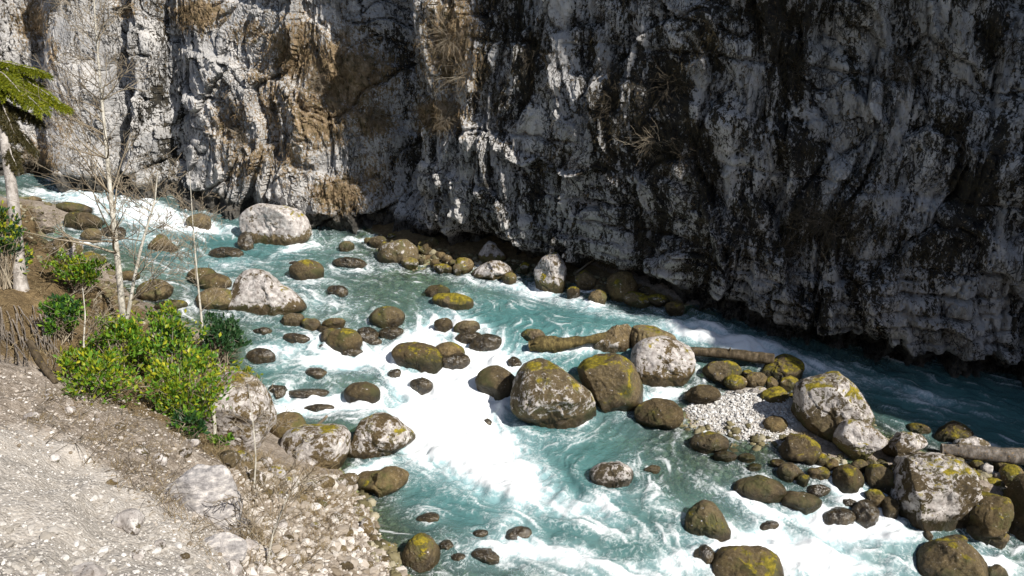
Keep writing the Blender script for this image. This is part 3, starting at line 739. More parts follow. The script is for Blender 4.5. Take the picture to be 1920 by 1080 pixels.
R('boulder', 'upright angular grey slab at the root of the mossy driftwood', O((1113, 642), (1140, 620), (1176, 601), (1191, 614), (1187, 645), (1180, 663), (1140, 664), (1118, 656)), .55, .45, .65, base=660, facet=1.0, thick=.7)
R('boulder', 'large pale boulder with bright yellow moss on its crown behind the gravel bar', O((1489, 768), (1494, 722), (1530, 708), (1576, 701), (1607, 715), (1626, 745), (1633, 780), (1610, 802), (1570, 818), (1535, 816), (1505, 797)), .85, .7, .7, base=838, on='bar', facet=.7)
R('boulder', 'white pitted boulder leaning on the yellow-mossed one', O((1567, 818), (1584, 790), (1615, 790), (1645, 811), (1659, 826), (1632, 855), (1602, 866), (1575, 846)), .85, .4, .7, base=872, on='bar', facet=.8)
R('boulder', 'olive angular boulder with dry grass on top at the end of the gravel bar', O((1464, 848), (1479, 815), (1508, 807), (1529, 828), (1534, 858), (1502, 873), (1472, 866)), .05, .75, .5, base=868, facet=.9)
R('boulder', 'white moss-spotted flat-topped boulder lying on the huge grey-brown boulder', O((1648, 852), (1664, 825), (1690, 811), (1725, 815), (1743, 830), (1716, 845), (1682, 860)), .85, .4, .7, base=870, on='bar', facet=.8)
R('boulder', 'huge grey-brown fissured boulder with scattered stones on it at the right bank', O((1665, 965), (1671, 902), (1690, 860), (1730, 838), (1772, 840), (1802, 870), (1806, 918), (1831, 945), (1826, 980), (1782, 999), (1722, 1002), (1680, 992)), .66, .42, .6, base=988, facet=.85)
R('boulder', 'grey-white boulder with yellow moss crown at the foot of the shaded cliff', O((999, 538), (1003, 505), (1018, 483), (1040, 473), (1054, 488), (1063, 520), (1058, 545), (1030, 553), (1008, 549)), .95, .6, .6, base=547, facet=.8)
R('boulder', 'dark-sided brown boulder leading the stone spit below the cliff corner', O((711, 490), (715, 466), (735, 450), (760, 447), (780, 461), (787, 485), (775, 496), (740, 496)), .5, .4, .55, base=494, facet=.6)
R('boulder', 'low ochre boulder with a white crest at the tip of the stone spit', O((884, 524), (890, 505), (915, 492), (935, 489), (958, 502), (966, 520), (940, 528), (905, 529)), .75, .35, .6, base=526, facet=.7)
R('boulder', 'triangular brown boulder splitting the water above the moss-green stone', Ee(724, 596, 70, 42), .05, .35, .45, facet=.5)
R('boulder', 'low moss-green stone at the edge of the upper pool', Ee(850, 564, 76, 30, 6), .1, .9, .5, facet=.3)
R('boulder', 'round olive boulder with pale flecks and dark left side', Ee(575, 508, 62, 42), .15, .6, .5, facet=.3)
R('boulder', 'broad olive boulder tilted in the white water above the chute', Ee(785, 669, 98, 52, 12), .12, .5, .5, facet=.5)
R('boulder', 'smaller olive boulder touching the broad tilted one', Ee(843, 660, 58, 40, 8), .1, .55, .5, facet=.4)
R('boulder', 'plain brown boulder at the lip of the chute', Ee(930, 716, 74, 58, 8), .05, .2, .35, facet=.6)
R('boulder', 'rounded dark brown boulder left of the chute ringed with foam', Ee(680, 738, 68, 44), .02, .2, .3, facet=.4)
R('boulder', 'white-splashed brown boulder with a snout jutting at the plunge pool', O((654, 848), (662, 802), (700, 777), (735, 781), (760, 803), (778, 820), (766, 838), (732, 850), (702, 870), (664, 880)), .66, .45, .4, base=862, facet=.6)
R('boulder', 'broad boulder with a white crusted band on the near shore', O((519, 848), (530, 815), (570, 800), (620, 796), (655, 800), (661, 835), (641, 870), (592, 888), (540, 877)), .82, .45, .5, base=892, facet=.5)
R('boulder', 'plain brown rounded boulder behind the white-banded one', Ee(540, 806, 72, 66), .05, .3, .45, facet=.4)
R('boulder', 'tall grey boulder topped with dry grass beside the yellow-green bush', O((388, 795), (394, 740), (414, 712), (455, 699), (486, 714), (501, 755), (507, 800), (491, 838), (450, 848), (410, 834)), 1.0, .45, .8, base=850, on='ground', facet=.9)
R('boulder', 'flat brown slab stone sloping into the green shallows', O((658, 924), (669, 896), (700, 880), (742, 872), (766, 884), (756, 906), (730, 921), (692, 930)), .15, .3, .45, base=922, facet=.9)
R('boulder', 'egg-shaped brown boulder with mossy tip on the pebble shore', O((751, 1047), (764, 1016), (790, 999), (815, 1014), (829, 1045), (816, 1066), (790, 1075), (764, 1066)), .25, .55, .55, base=1066, facet=.6)
R('boulder', 'brown boulder with a bright white patch alone in the turquoise pool', Ee(1150, 889, 82, 44, -4), .7, .1, .35, facet=.6)
R('boulder', 'cracked brown boulder at the tip of the gravel bar', Ee(1237, 778, 80, 52), .1, .3, .5, facet=.9)
R('boulder', 'speckled olive boulder half awash below the gravel bar', Ee(1330, 830, 78, 38), .3, .45, .5, facet=.5)
R('boulder', 'tall dark brown boulder rising from the lower rapid', O((1282, 1004), (1290, 962), (1317, 940), (1341, 945), (1358, 974), (1373, 1004), (1356, 1021), (1310, 1020)), .05, .2, .32, base=1012, facet=.6)
R('boulder', 'wide flat-topped brown boulder at the lower rapid with foam on both sides', O((1328, 1085), (1338, 1045), (1370, 1026), (1430, 1024), (1460, 1045), (1474, 1080), (1440, 1100), (1350, 1104)), .12, .5, .45, base=1095, facet=.5)
R('boulder', 'domed olive boulder with yellow moss flecks below the huge boulder', O((1711, 1070), (1728, 1035), (1765, 1015), (1800, 1013), (1835, 1035), (1853, 1072), (1830, 1095), (1740, 1098)), .15, .6, .5, base=1092, facet=.4)
R('boulder', 'mossy angular boulder at the end of the dark log by the right channel', O((1424, 697), (1446, 673), (1480, 664), (1506, 680), (1495, 705), (1460, 714), (1430, 711)), .15, .7, .35, base=712, facet=1.0)
R('boulder', 'smooth olive boulder left of the dark cleft at the right bank', Ee(1590, 901, 60, 58), .12, .55, .5, facet=.4)
R('boulder', 'shadowed mossy boulder against the huge grey-brown one', Ee(1650, 900, 54, 62), .15, .55, .35, facet=.5)
R('boulder', 'dark green mossy boulder standing in the shaded channel', O((1742, 826), (1762, 803), (1785, 789), (1812, 792), (1828, 812), (1815, 830), (1775, 834)), .05, .85, .35, base=828, facet=.6)
R('boulder', 'grey rock with mossy skirt touching the end of the bleached log', Ee(1822, 834, 62, 28), .75, .3, .6, base=846, on='bar', facet=.8)
R('boulder', 'broad olive-brown block with white patches right of the huge boulder', O((1800, 1005), (1812, 955), (1835, 930), (1872, 925), (1882, 950), (1868, 985), (1850, 1010), (1820, 1016)), .3, .5, .5, base=1012, facet=.9)
R('boulder', 'shaded dark boulder closing the right bank below the bleached log', O((1878, 1000), (1884, 940), (1905, 905), (1950, 890), (1990, 940), (1980, 1010), (1920, 1020)), .35, .4, .4, base=1012, facet=.7)
R('boulder', 'brown rough boulder washed over in front of the mossy grass-topped one', Ee(1425, 916, 96, 46, 5), .1, .15, .38, facet=.6)
R('boulder', 'dark wet flat boulder beside the small white cascade', Ee(1502, 941, 74, 38, 8), .03, .05, .3, facet=.5)
R('boulder', 'pointed brown boulder in the fast water above the bare saplings', O((268, 470), (285, 450), (302, 439), (318, 452), (338, 466), (320, 473), (290, 474)), .2, .2, .4, base=470, facet=.7)
R('boulder', 'long dark brown boulder at the head of the rapid by the far bank', O((118, 428), (122, 402), (150, 396), (180, 402), (197, 415), (190, 428), (160, 434), (130, 433)), .1, .25, .35, base=430, facet=.5)
R('boulder', 'low brown boulder behind the long dark one at the far bank', Ee(140, 391, 66, 22, 6), .15, .3, .45, facet=.5)
R('boulder', 'brown mound with water spilling round it in the far rapid', Ee(372, 416, 46, 32), .1, .2, .4, facet=.4)
R('boulder', 'white-topped brown boulder on the far left bank', Ee(120, 466, 60, 42), .7, .1, .6, on='ground', facet=.8)
R('boulder', 'mossy brown boulder at the waterside below the white-topped one', Ee(173, 489, 52, 32), .2, .5, .5, facet=.5)
R('boulder', 'olive boulder behind the thin pale sapling stem', Ee(290, 546, 66, 44), .08, .5, .5, facet=.4)
R('boulder', 'red-brown boulder furthest upstream of the three touching ones', Ee(378, 516, 56, 30), .05, .2, .4, facet=.4)
R('boulder', 'olive boulder with a white fleck in the middle of three touching ones', Ee(402, 531, 62, 38), .15, .5, .55, facet=.4)
R('boulder', 'low olive boulder with pale crest nearest the grey-white pointed boulder', Ee(404, 562, 80, 44), .35, .4, .5, facet=.5)
R('boulder', 'white knob of rock standing on the pebble shore', Ee(688, 987, 26, 36), 1.0, 0, .8, on='ground', facet=.7)
R('boulder', 'angular white block lodged under the shaded cliff foot', O((1060, 470), (1072, 458), (1085, 468), (1112, 482), (1105, 492), (1080, 488), (1063, 482)), 1.0, 0, .7, base=500, on='bar', facet=1.0, thick=.6)
R('boulder', 'pale grey block against the dark cliff foot above the stone spit', O((900, 478), (905, 460), (920, 452), (940, 468), (948, 484), (925, 492), (905, 490)), .9, 0, .6, base=494, on='bar', facet=1.0, thick=.6)
R('rock_outcrop', 'blue-grey bedrock hump breaking out of the near slope', O((285, 945), (310, 895), (370, 868), (425, 885), (442, 950), (425, 1005), (385, 1030), (330, 1005)), 1.0, .05, .7, base=960, on='ground', facet=1.0, thick=.42, cat='rock')
R('rock_outcrop', 'cream limestone lip over a dark hollow on the near slope', O((365, 1040), (380, 1008), (420, 1000), (455, 1015), (460, 1045), (425, 1062), (385, 1060)), 1.0, .2, .7, base=1040, on='ground', facet=1.0, thick=.5, cat='rock')
R('boulder', 'pale half-buried boulder at the edge of the scree', O((212, 985), (222, 962), (248, 955), (268, 972), (265, 1000), (240, 1008), (218, 1003)), 1.0, .1, .8, base=1000, on='ground', facet=.9)
R('boulder', 'pinkish-grey half-buried stone at the foot of the scree', O((130, 1075), (145, 1058), (175, 1055), (198, 1075), (190, 1095), (150, 1098)), 1.0, 0, .6, base=1090, on='ground', facet=.7)
_rs = random.Random(5)
for k, (a, b, w) in enumerate([(300, 860, 26), (345, 850, 20), (265, 845, 18), (225, 800, 20), (180, 790, 16), (395, 905, 24), (455, 985, 34), (470, 1020, 28), (500, 1040, 24), (440, 1065, 30), (520, 985, 26), (345, 1045, 26), (300, 1020, 22), (255, 1040, 24), (410, 940, 20), (130, 770, 16), (90, 745, 18), (150, 745, 14), (360, 830, 18), (480, 1065, 26), (545, 1050, 24), (580, 1060, 22), (540, 1010, 20), (210, 905, 22), (100, 860, 18), (60, 780, 20)]):
    R('slope_rock', 'pale angular rock half buried in the earth of the near slope', Ee(a, b, w * _rs.uniform(.9, 1.4), w * _rs.uniform(.6, .9), _rs.uniform(-25, 25)), _rs.uniform(.8, 1), 0, .7, on='ground', group='rocks half buried in the near slope', facet=1.0, cat='rock')
# --- stones that come in look-alike sets
SETS = [
 ('stone', 'small dark wet stone awash in the rapids above the chute', 'wet stones above the chute', True, 0, 0, .3, 'water',
  [(462, 455, 28, 38), (425, 475, 62, 24), (212, 436, 50, 26), (90, 433, 28, 13), (633, 546, 38, 24), (655, 494, 62, 22), (491, 622, 34, 16), (558, 635, 52, 20), (688, 630, 46, 32), (735, 623, 46, 20), (657, 661, 48, 18),
   (910, 644, 62, 38), (880, 634, 50, 24), (852, 676, 56, 30), (490, 668, 52, 30), (963, 684, 28, 28), (520, 736, 34, 30), (575, 739, 84, 18), (592, 700, 44, 22), (788, 720, 44, 22), (912, 792, 20, 14), (553, 494, 22, 9), (610, 650, 24, 12), (740, 700, 24, 16), (1040, 640, 60, 16), (600, 765, 60, 16), (700, 640, 30, 14)]),
 ('stone', 'small brown stone standing clear of the water above the chute', 'brown stones above the chute', False, .12, .35, .45, 'water',
  [(172, 443, 34, 28), (651, 462, 30, 20), (548, 599, 42, 24), (583, 606, 34, 18), (626, 606, 42, 20), (622, 631, 34, 36), (645, 640, 68, 50), (830, 609, 36, 26), (875, 614, 48, 28), (818, 547, 46, 24), (998, 629, 42, 24), (60, 377, 36, 16), (605, 617, 20, 12), (240, 520, 44, 24), (320, 575, 60, 24), (190, 560, 40, 20)]),
 ('stone', 'small mossy stone of the spit below the cliff corner', 'stones of the spit below the cliff', False, .35, .5, .55, 'bar',
  [(708, 452, 32, 18), (722, 470, 26, 32), (768, 491, 34, 18), (797, 466, 30, 30), (812, 459, 26, 28), (826, 479, 20, 14), (838, 486, 20, 16), (815, 493, 18, 14), (870, 496, 34, 28), (858, 503, 18, 16), (830, 502, 42, 14), (690, 450, 16, 10), (780, 452, 18, 10), (848, 492, 16, 10), (735, 444, 22, 12), (955, 520, 26, 20), (845, 475, 12, 8), (790, 488, 12, 8)]),
 ('stone', 'shaded mossy stone piled along the dark cliff foot', 'stones along the shaded cliff foot', False, .4, .6, .45, 'bar',
  [(1097, 526, 38, 36), (1128, 508, 28, 22), (1165, 536, 56, 58), (1120, 556, 34, 24), (1195, 560, 54, 26), (1234, 562, 44, 22), (1265, 575, 34, 18), (1145, 512, 20, 18), (985, 500, 20, 16), (1075, 545, 24, 16), (1210, 545, 30, 18)]),
 ('stone', 'small mossy stone packed between log and gravel bar', 'stones round the gravel bar', False, .25, .6, .5, 'bar',
  [(1316, 741, 72, 34), (1352, 697, 68, 40), (1379, 717, 42, 28), (1418, 712, 42, 30), (1446, 718, 24, 22), (1478, 717, 36, 22), (1453, 745, 52, 40), (1484, 743, 22, 12), (1455, 797, 46, 32), (1470, 775, 22, 12), (1500, 760, 20, 14), (1400, 700, 20, 14)]),
 ('stone', 'white stone lying on the gravel bar or the log jam', 'white stones of the bar and log jam', False, 1.0, 0, .9, 'bar',
  [(1420, 734, 34, 16), (1487, 705, 11, 11), (1385, 736, 16, 10), (1850, 880, 22, 24), (1872, 892, 18, 12), (1838, 896, 16, 12), (1858, 928, 16, 14), (1898, 918, 18, 12), (1828, 932, 14, 12), (1345, 745, 14, 9)]),
 ('stone', 'small brown stone at the water below the gravel bar', 'stones below the gravel bar', False, .2, .4, .45, 'water',
  [(1482, 886, 50, 34), (1540, 889, 34, 28), (1460, 870, 28, 16), (1222, 880, 32, 14), (1740, 1006, 18, 22), (1725, 805, 46, 20), (1870, 1078, 44, 34), (1400, 858, 30, 14), (1655, 868, 22, 16), (1630, 870, 24, 20), (1360, 855, 44, 18), (1415, 875, 26, 12)]),
 ('stone', 'mossy stone heaped right of the huge grey-brown boulder', 'stones heaped at the right bank', False, .35, .6, .5, 'bar',
  [(1815, 896, 48, 32), (1860, 911, 48, 28), (1896, 890, 46, 40), (1842, 925, 26, 26), (1845, 905, 28, 20), (1880, 872, 34, 20), (1835, 872, 26, 16), (1910, 905, 26, 22), (1800, 955, 40, 60), (1870, 940, 30, 24), (1848, 1000, 60, 30), (1560, 872, 26, 20), (1612, 872, 28, 22), (1640, 930, 32, 28), (1668, 950, 28, 34), (1542, 862, 28, 22), (1506, 897, 24, 16), (1832, 905, 26, 20), (1790, 1012, 44, 18), (1850, 950, 28, 22), (1888, 928, 26, 20), (1905, 965, 34, 32), (1872, 1008, 38, 22), (1765, 1016, 28, 12), (1525, 884, 22, 14), (1780, 860, 26, 18), (1680, 880, 24, 20)]),
 ('stone', 'dark wet stone awash in the lower rapids', 'wet stones in the lower rapids', True, 0, 0, .3, 'water',
  [(1535, 921, 42, 26), (1570, 972, 62, 40), (1620, 962, 46, 48), (1318, 1042, 46, 40), (970, 1001, 52, 26), (915, 1042, 56, 22), (838, 1024, 30, 20), (900, 1000, 30, 14), (1590, 945, 40, 20), (860, 1045, 30, 14), (800, 972, 44, 20), (1440, 985, 40, 18)]),
 ('stone', 'white or mossy stone bedded in the dry grass of the near shore', 'stones in the grass of the near shore', False, .75, .35, .75, 'ground',
  [(428, 862, 40, 34), (455, 862, 36, 32), (480, 897, 36, 32), (516, 889, 40, 30), (545, 905, 30, 24), (500, 868, 28, 22), (580, 908, 28, 18), (610, 905, 40, 26), (640, 905, 30, 18), (655, 898, 42, 22), (560, 935, 34, 22), (600, 945, 24, 16), (630, 968, 24, 18), (650, 1000, 26, 16), (665, 1030, 24, 16), (700, 1010, 22, 14), (640, 1030, 20, 16), (610, 1015, 24, 16), (590, 985, 20, 14), (720, 1050, 26, 16), (690, 1060, 24, 16), (650, 1062, 28, 18), (530, 930, 24, 18), (500, 925, 22, 16), (670, 960, 26, 18), (730, 1025, 18, 12), (620, 930, 22, 14), (470, 930, 26, 18)]),
]
for (nm, lab, grp, wet, pale, moss, tone, on, lst) in SETS:
    for k, e in enumerate(lst):
        j = random.uniform(-.15, .15)
        R(nm, lab, Ee(*e, random.uniform(-10, 10)), max(0, pale + j), max(0, moss + 1.5 * j), max(.1, tone + j), on=on, group=grp, facet=random.uniform(.3, .9), wet=wet, cat='stone')

LAND = [(0, 'big white moss-capped boulder'), (1, 'grey-white pointed boulder'), (2, 'pale-streaked chute boulder'), (4, 'rounded pale warty boulder'), (7, 'yellow-mossed pale boulder'), (11, 'huge grey-brown boulder'), (12, 'moss-crowned boulder at the cliff foot'),
        (13, 'dark-sided boulder of the spit'), (14, 'white-crested ochre boulder'), (15, 'triangular brown boulder'), (16, 'moss-green stone'), (17, 'round olive boulder'), (18, 'broad tilted olive boulder'), (20, 'brown boulder at the chute lip'), (21, 'foam-ringed dark brown boulder'), (22, 'white-splashed snouted boulder'),
        (23, 'white-banded shore boulder'), (25, 'grass-topped grey boulder'), (26, 'flat brown slab'), (27, 'egg-shaped shore boulder'), (28, 'white-patched pool boulder'), (29, 'cracked brown boulder'), (31, 'tall dark rapid boulder'), (32, 'wide flat-topped boulder'), (33, 'domed olive boulder'), (34, 'mossy angular boulder by the log'), (43, 'pointed brown boulder'), (44, 'long dark far-bank boulder'), (46, 'brown mound'), (49, 'olive boulder behind the sapling')]
def _ctr(sh):
    if sh[0] == 'ell': return sh[1][0], sh[1][1]
    p = np.array(sh[1]); return (p[:, 0].min() + p[:, 0].max()) / 2, (p[:, 1].min() + p[:, 1].max()) / 2
for e in ROCKS:
    if not e['group'] or e['name'] == 'slope_rock': continue
    cx, cy = _ctr(e['shape']); w, h = e['shape'][1][2:4]
    k = min(LAND, key=lambda t: (_ctr(ROCKS[t[0]]['shape'])[0] - cx) ** 2 + (1.5 * (_ctr(ROCKS[t[0]]['shape'])[1] - cy)) ** 2)
    lx, ly = _ctr(ROCKS[k[0]]['shape'])
    size = 'tiny' if w < 22 else 'small' if w < 36 else 'mid-sized' if w < 52 else 'sizeable'
    form = 'flat' if h < .45 * w else 'upright' if h > .95 * w else 'rounded'
    look = {'w': 'dark wet', 'p': 'white', 'm': 'mossy', 'b': 'brown'}['w' if e['wet'] else 'p' if e['pale'] > .75 else 'm' if e['moss'] > .45 else 'b']
    rel = 'downstream of' if (cx - lx) + (cy - ly) > 25 else 'upstream of' if (cx - lx) + (cy - ly) < -25 else 'beside'
    site = ' on the spit' if 'spit' in e['group'] and 'spit' not in k[1] else ''
    e['label'] = f'{size} {form} {look} stone {rel} the {k[1]}{site}'
    if e['on'] == 'bar' and 'spit' in e['group']: e['label'] = e['label'].replace(' stone ', ' pile stone ', 1)
_seen = {}
for e in ROCKS: _seen.setdefault(e['label'], set()).add(e['group'])
for e in ROCKS:
    if e['group'] and len(_seen[e['label']]) > 1:
        e['label'] += {'stones heaped at the right bank': ' in the bank heap', 'stones below the gravel bar': ' at the water edge', 'stones round the gravel bar': ' by the gravel'}.get(e['group'], ' in the stone row')
def outline_polar(shape):
    if shape[0] == 'ell':
        cx, cy, w, h, rot = shape[1]
        th = np.linspace(0, 2 * np.pi, 73)
        r = math.radians(rot)
        ca, sa = np.cos(th - r), np.sin(th - r)
        rad = 1 / np.sqrt((ca / (w / 2)) ** 2 + (sa / (h / 2)) ** 2)
        return cx, cy, th, rad, w, h
    p = np.array(shape[1], float)
    cx = (p[:, 0].min() + p[:, 0].max()) / 2; cy = (p[:, 1].min() + p[:, 1].max()) / 2
    # densify with chaikin, then polar
    q = np.vstack([p, p[:1]])
    for _ in range(2):
        r = []
        for a, b in zip(q[:-1], q[1:]): r += [a * .8 + b * .2, a * .2 + b * .8]
        q = np.array(r + [r[0]])
    ang = np.arctan2(q[:-1, 1] - cy, q[:-1, 0] - cx); rd = np.hypot(q[:-1, 0] - cx, q[:-1, 1] - cy)
    o = np.argsort(ang); ang, rd = ang[o], rd[o]
    th = np.linspace(-np.pi, np.pi, 145)
    rad = np.interp(th, np.concatenate([ang - 2 * np.pi, ang, ang + 2 * np.pi]), np.tile(rd, 3))
    return cx, cy, th, rad, np.ptp(p[:, 0]), np.ptp(p[:, 1])

OBST = []
def make_rock(e):
    cx, cy, th, rad, w, h = outline_polar(e['shape'])
    rng = np.random.default_rng(1000 + e['seed'])
    base = e['base'] if e['base'] is not None else cy + (0.42 if not e['wet'] else 0.30) * h
    P = hitg(cx, base) if e['on'] == 'ground' else hitw(cx, base, 0.12 if e['on'] == 'bar' else 0.0)
    dep0 = project(*P)[2]
    T = 0.5 * math.sqrt(w * h) * dep0 / FPX * 0.92 * e['thick']
    dep = dep0 + (0.55 if e['name'] != 'rock_outcrop' else 0.75) * T
    C = CO + ray(cx, cy) * dep
    s = dep / FPX
    size = max(w, h)
    sub = 5 if size > 74 else (4 if size > 26 else 3)
    d, f = ICO[sub]
    a, b, c = d[:, 0], d[:, 1], d[:, 2]
    tt = np.arctan2(-b, a)                     # image y runs down
    rr = np.interp((tt + np.pi) % (2 * np.pi) - np.pi if e['shape'][0] == 'poly' else tt % (2 * np.pi), th, rad) * s
    # facets: soft minimum over a few planes
    npl = 9
    n = rng.normal(size=(npl, 3)); n /= np.linalg.norm(n, axis=1)[:, None]
    off = rng.uniform(.68, .92, npl)
    dot = np.maximum(d @ n.T, 0.05)
    fr = np.minimum((off / dot).min(1), 1.12)
    ring = np.abs(c) < .35
    fr = fr / fr[ring].mean()
    fac = 1 + e['facet'] * (fr - 1) * 1.55
    so = rng.uniform(0, 90)
    L = math.sqrt(w * h) * s
    q = d + 0.12 * np.stack([pnoise(d[:, 0] * 2 + so, d[:, 1] * 2, d[:, 2] * 2), pnoise(d[:, 0] * 2, d[:, 1] * 2 + so, d[:, 2] * 2), pnoise(d[:, 0] * 2, d[:, 1] * 2, d[:, 2] * 2 + so)], 1)
    irr = 1.5 if e['group'] else 1.0
    nz = irr * 0.085 * fbm(q[:, 0] * 1.7 + so, q[:, 1] * 1.7, q[:, 2] * 1.7, 3) + 0.022 * ridged(q[:, 0] * 3.2 + so, q[:, 1] * 3.2, q[:, 2] * 3.2, 3) * (0.4 + e['facet'])
    if sub >= 4:
        nz += 0.014 * fbm(q[:, 0] * 7 + so, q[:, 1] * 7, q[:, 2] * 7, 4, .6) - 0.05 * sstep(.09, 0, np.abs(pnoise(q[:, 0] * 1.3 + so, q[:, 1] * 1.3 + 4, q[:, 2] * 1.3))) * e['facet']
    fac = 1 + (fac + nz - 0.02 - 1) * (0.42 + 0.58 * np.abs(c))
    low = np.where(b < 0, 1.0 + (0.30 if e['on'] != 'ground' else 0.25) * np.clip(-b, 0, 1) ** 1.5, 1.0)
    v = (CR[None] * (a * rr * fac)[:, None] + CU[None] * (b * rr * fac * low)[:, None] - CF[None] * (c * T * fac)[:, None])
    wl = float(W0(C[:1], C[1:2])[0]) if e['on'] != 'ground' else float(ground(C[:1], C[1:2])[0])
    org = np.array([C[0], C[1], wl])
    # sink anything that would hang clear of the bed
    vz = (v[:, 2] + C[2]); bot = vz.min()
    gl = float(ground(C[:1], C[1:2])[0])
    if bot > gl - 0.05:
        k = np.clip((C[2] - vz) / max(C[2] - bot, 1e-3), 0, 1)
        v[:, 2] -= k * (bot - gl + 0.1)
    v = v + (C - org)[None]
    dry = e['on'] == 'ground'
    mat = M_OUT if e['name'] == 'rock_outcrop' else M_WET if e['wet'] else mat_rock(min(e['pale'], 1), min(e['moss'], 1), min(e['tone'], 1), dry)
    me = mesh_np(e['name'], v, f, True)
    o = link(e['name'], me, mat, loc=org, label=e['label'], category=e['cat'], group=e['group'])
    if e['on'] != 'ground':
        OBST.append((C[0], C[1], 0.5 * w * s))
    e['obj'] = o; e['C'] = C; e['L'] = L
for e in ROCKS: make_rock(e)

# ================================================================== GROUND
def spaced(a, b, da, l, r, do):
    left = l - np.cumsum(np.geomspace(da, 14, 40)); left = left[left > a][::-1]
    rightp = r + np.cumsum(np.geomspace(da, 14, 40)); rightp = rightp[rightp < b]
    return np.concatenate([[a], left, np.arange(l, r, do), [r], rightp, [b]])
gxs = spaced(-160, 160, 0.12, -17, 18, 0.085)
gys = spaced(-120, 120, 0.12, 4.5, 33, 0.085)
gx, gy = np.meshgrid(gxs, gys, indexing='ij')
gzv = ground(gx, gy)
gw = W0(np.clip(gx, -30, 20), np.clip(gy, 8, 40))
gpx, gpy, gdep = project(gx, gy, gzv)
def poly_mask(px, py, poly, soft=25):
    """soft inside test for a polygon in photo pixels"""
    inside = np.zeros(px.shape, bool); dmin = np.full(px.shape, 1e9)
    n = len(poly)
    for i in range(n):
        x0, y0 = poly[i]; x1, y1 = poly[(i + 1) % n]
        cond = ((y0 > py) != (y1 > py)) & (px < (x1 - x0) * (py - y0) / (y1 - y0 + 1e-9) + x0)
        inside ^= cond
        t = np.clip(((px - x0) * (x1 - x0) + (py - y0) * (y1 - y0)) / ((x1 - x0) ** 2 + (y1 - y0) ** 2), 0, 1)
        dmin = np.minimum(dmin, np.hypot(px - x0 - t * (x1 - x0), py - y0 - t * (y1 - y0)))
    sd = np.where(inside, dmin, -dmin)
    return sstep(-soft, soft, sd)
SCREE = [(-300, 800), (60, 800), (170, 850), (250, 910), (420, 1010), (470, 1130), (-300, 1300)]
LITTER = [(-200, 380), (60, 380), (80, 450), (230, 560), (430, 670), (500, 800), (400, 860), (320, 800), (180, 740), (60, 680), (-200, 620)]
sc_a = poly_mask(gpx, gpy, SCREE, 50); li_a = poly_mask(gpx, gpy, LITTER, 25)
li_a = np.maximum(li_a, 0.55 * poly_mask(gpx, gpy, [(420, 850), (640, 890), (700, 940), (640, 1000), (520, 960), (430, 920)], 25))
li_a = np.maximum(li_a, poly_mask(gpx, gpy, [(600, 400), (800, 400), (1000, 450), (1290, 570), (1280, 590), (1180, 575), (1000, 530), (880, 510), (700, 480)], 12))
back = (gy < 2.8) | (gdep < 2.0)
sc_a = np.where(back, 0.4, sc_a); li_a = np.where(back, 0.5, li_a)
bed_a = sstep(0.10, -0.02, gzv - gw) * (gy > 8) * (gx > -30) * (gx < 21)
bar_a = poly_mask(gpx, gpy, [(1270, 740), (1480, 715), (1520, 800), (1450, 850), (1300, 810)], 14)
sc_a = np.maximum(sc_a, bar_a); bed_a = bed_a * (1 - 0.8 * bar_a)
gm = mesh_np('ground', np.stack([gx, gy, gzv], -1).reshape(-1, 3), grid_faces(len(gxs), len(gys)), True,
             {'scree': sc_a.ravel(), 'litter': li_a.ravel(), 'bed': bed_a.ravel()})
link('ground', gm, M_GROUND, kind='structure')

# ================================================================== WATER
DX = 0.055
wx = np.arange(-30, 21, DX); wy = np.arange(10.5, 39.5, DX)
WX, WY = np.meshgrid(wx, wy, indexing='ij')
# solve the spline on a coarser grid, then interpolate
def coarse_eval(fn, st=4):
    cx_ = np.arange(wx[0], wx[-1] + DX * st * 2, DX * st); cy_ = np.arange(wy[0], wy[-1] + DX * st * 2, DX * st)
    a, b = np.meshgrid(cx_, cy_, indexing='ij'); v = fn(a, b)
    fi = (wx - cx_[0]) / (DX * st); i0 = np.floor(fi).astype(int); fu = (fi - i0)[:, None]
    fj = (wy - cy_[0]) / (DX * st); j0 = np.floor(fj).astype(int); fv = (fj - j0)[None]
    g = lambda p, q: v[np.ix_(i0 + p, j0 + q)]
    return (g(0, 0) * (1 - fu) + g(1, 0) * fu) * (1 - fv) + (g(0, 1) * (1 - fu) + g(1, 1) * fu) * fv
WZ = coarse_eval(W0)
GZ = coarse_eval(ground, 3)
def gblur(a, n):
    k = np.exp(-np.linspace(-2, 2, 2 * n + 1) ** 2); k /= k.sum()
    ap = np.pad(a, ((n, n), (0, 0)), 'edge'); a = sum(k[i] * ap[i:i + a.shape[0]] for i in range(2 * n + 1))
    ap = np.pad(a, ((0, 0), (n, n)), 'edge'); return sum(k[i] * ap[:, i:i + a.shape[1]] for i in range(2 * n + 1))
# flow field: down the water slope plus the general run of the gorge, turned aside by the boulders
FD = [((100, 370), (260, 405)), ((300, 405), (440, 450)), ((450, 470), (620, 510)), ((620, 510), (800, 540)), ((560, 570), (700, 600)), ((480, 640), (600, 720)), ((700, 650), (800, 760)), ((880, 560), (860, 660)),
      ((900, 660), (860, 760)), ((830, 760), (920, 860)), ((920, 880), (1050, 960)), ((1000, 580), (1200, 610)), ((1000, 560), (1100, 590)), ((1250, 605), (1420, 660)), ((1500, 690), (1700, 760)), ((1750, 780), (1950, 830)), ((1050, 960), (1200, 1040)),
      ((1150, 850), (1100, 900)), ((1300, 900), (1450, 960)), ((1450, 960), (1560, 1020)), ((1560, 1020), (1800, 1070)), ((1000, 1050), (1200, 1100)), ((760, 930), (880, 960)), ((800, 1020), (950, 1060)), ((600, 750), (740, 790)), ((1220, 745), (1130, 800)), ((1000, 650), (900, 720)), ((1080, 650), (980, 690)), ((500, 760), (620, 780)), ((150, 450), (300, 480))]
fpos, fdir = [], []
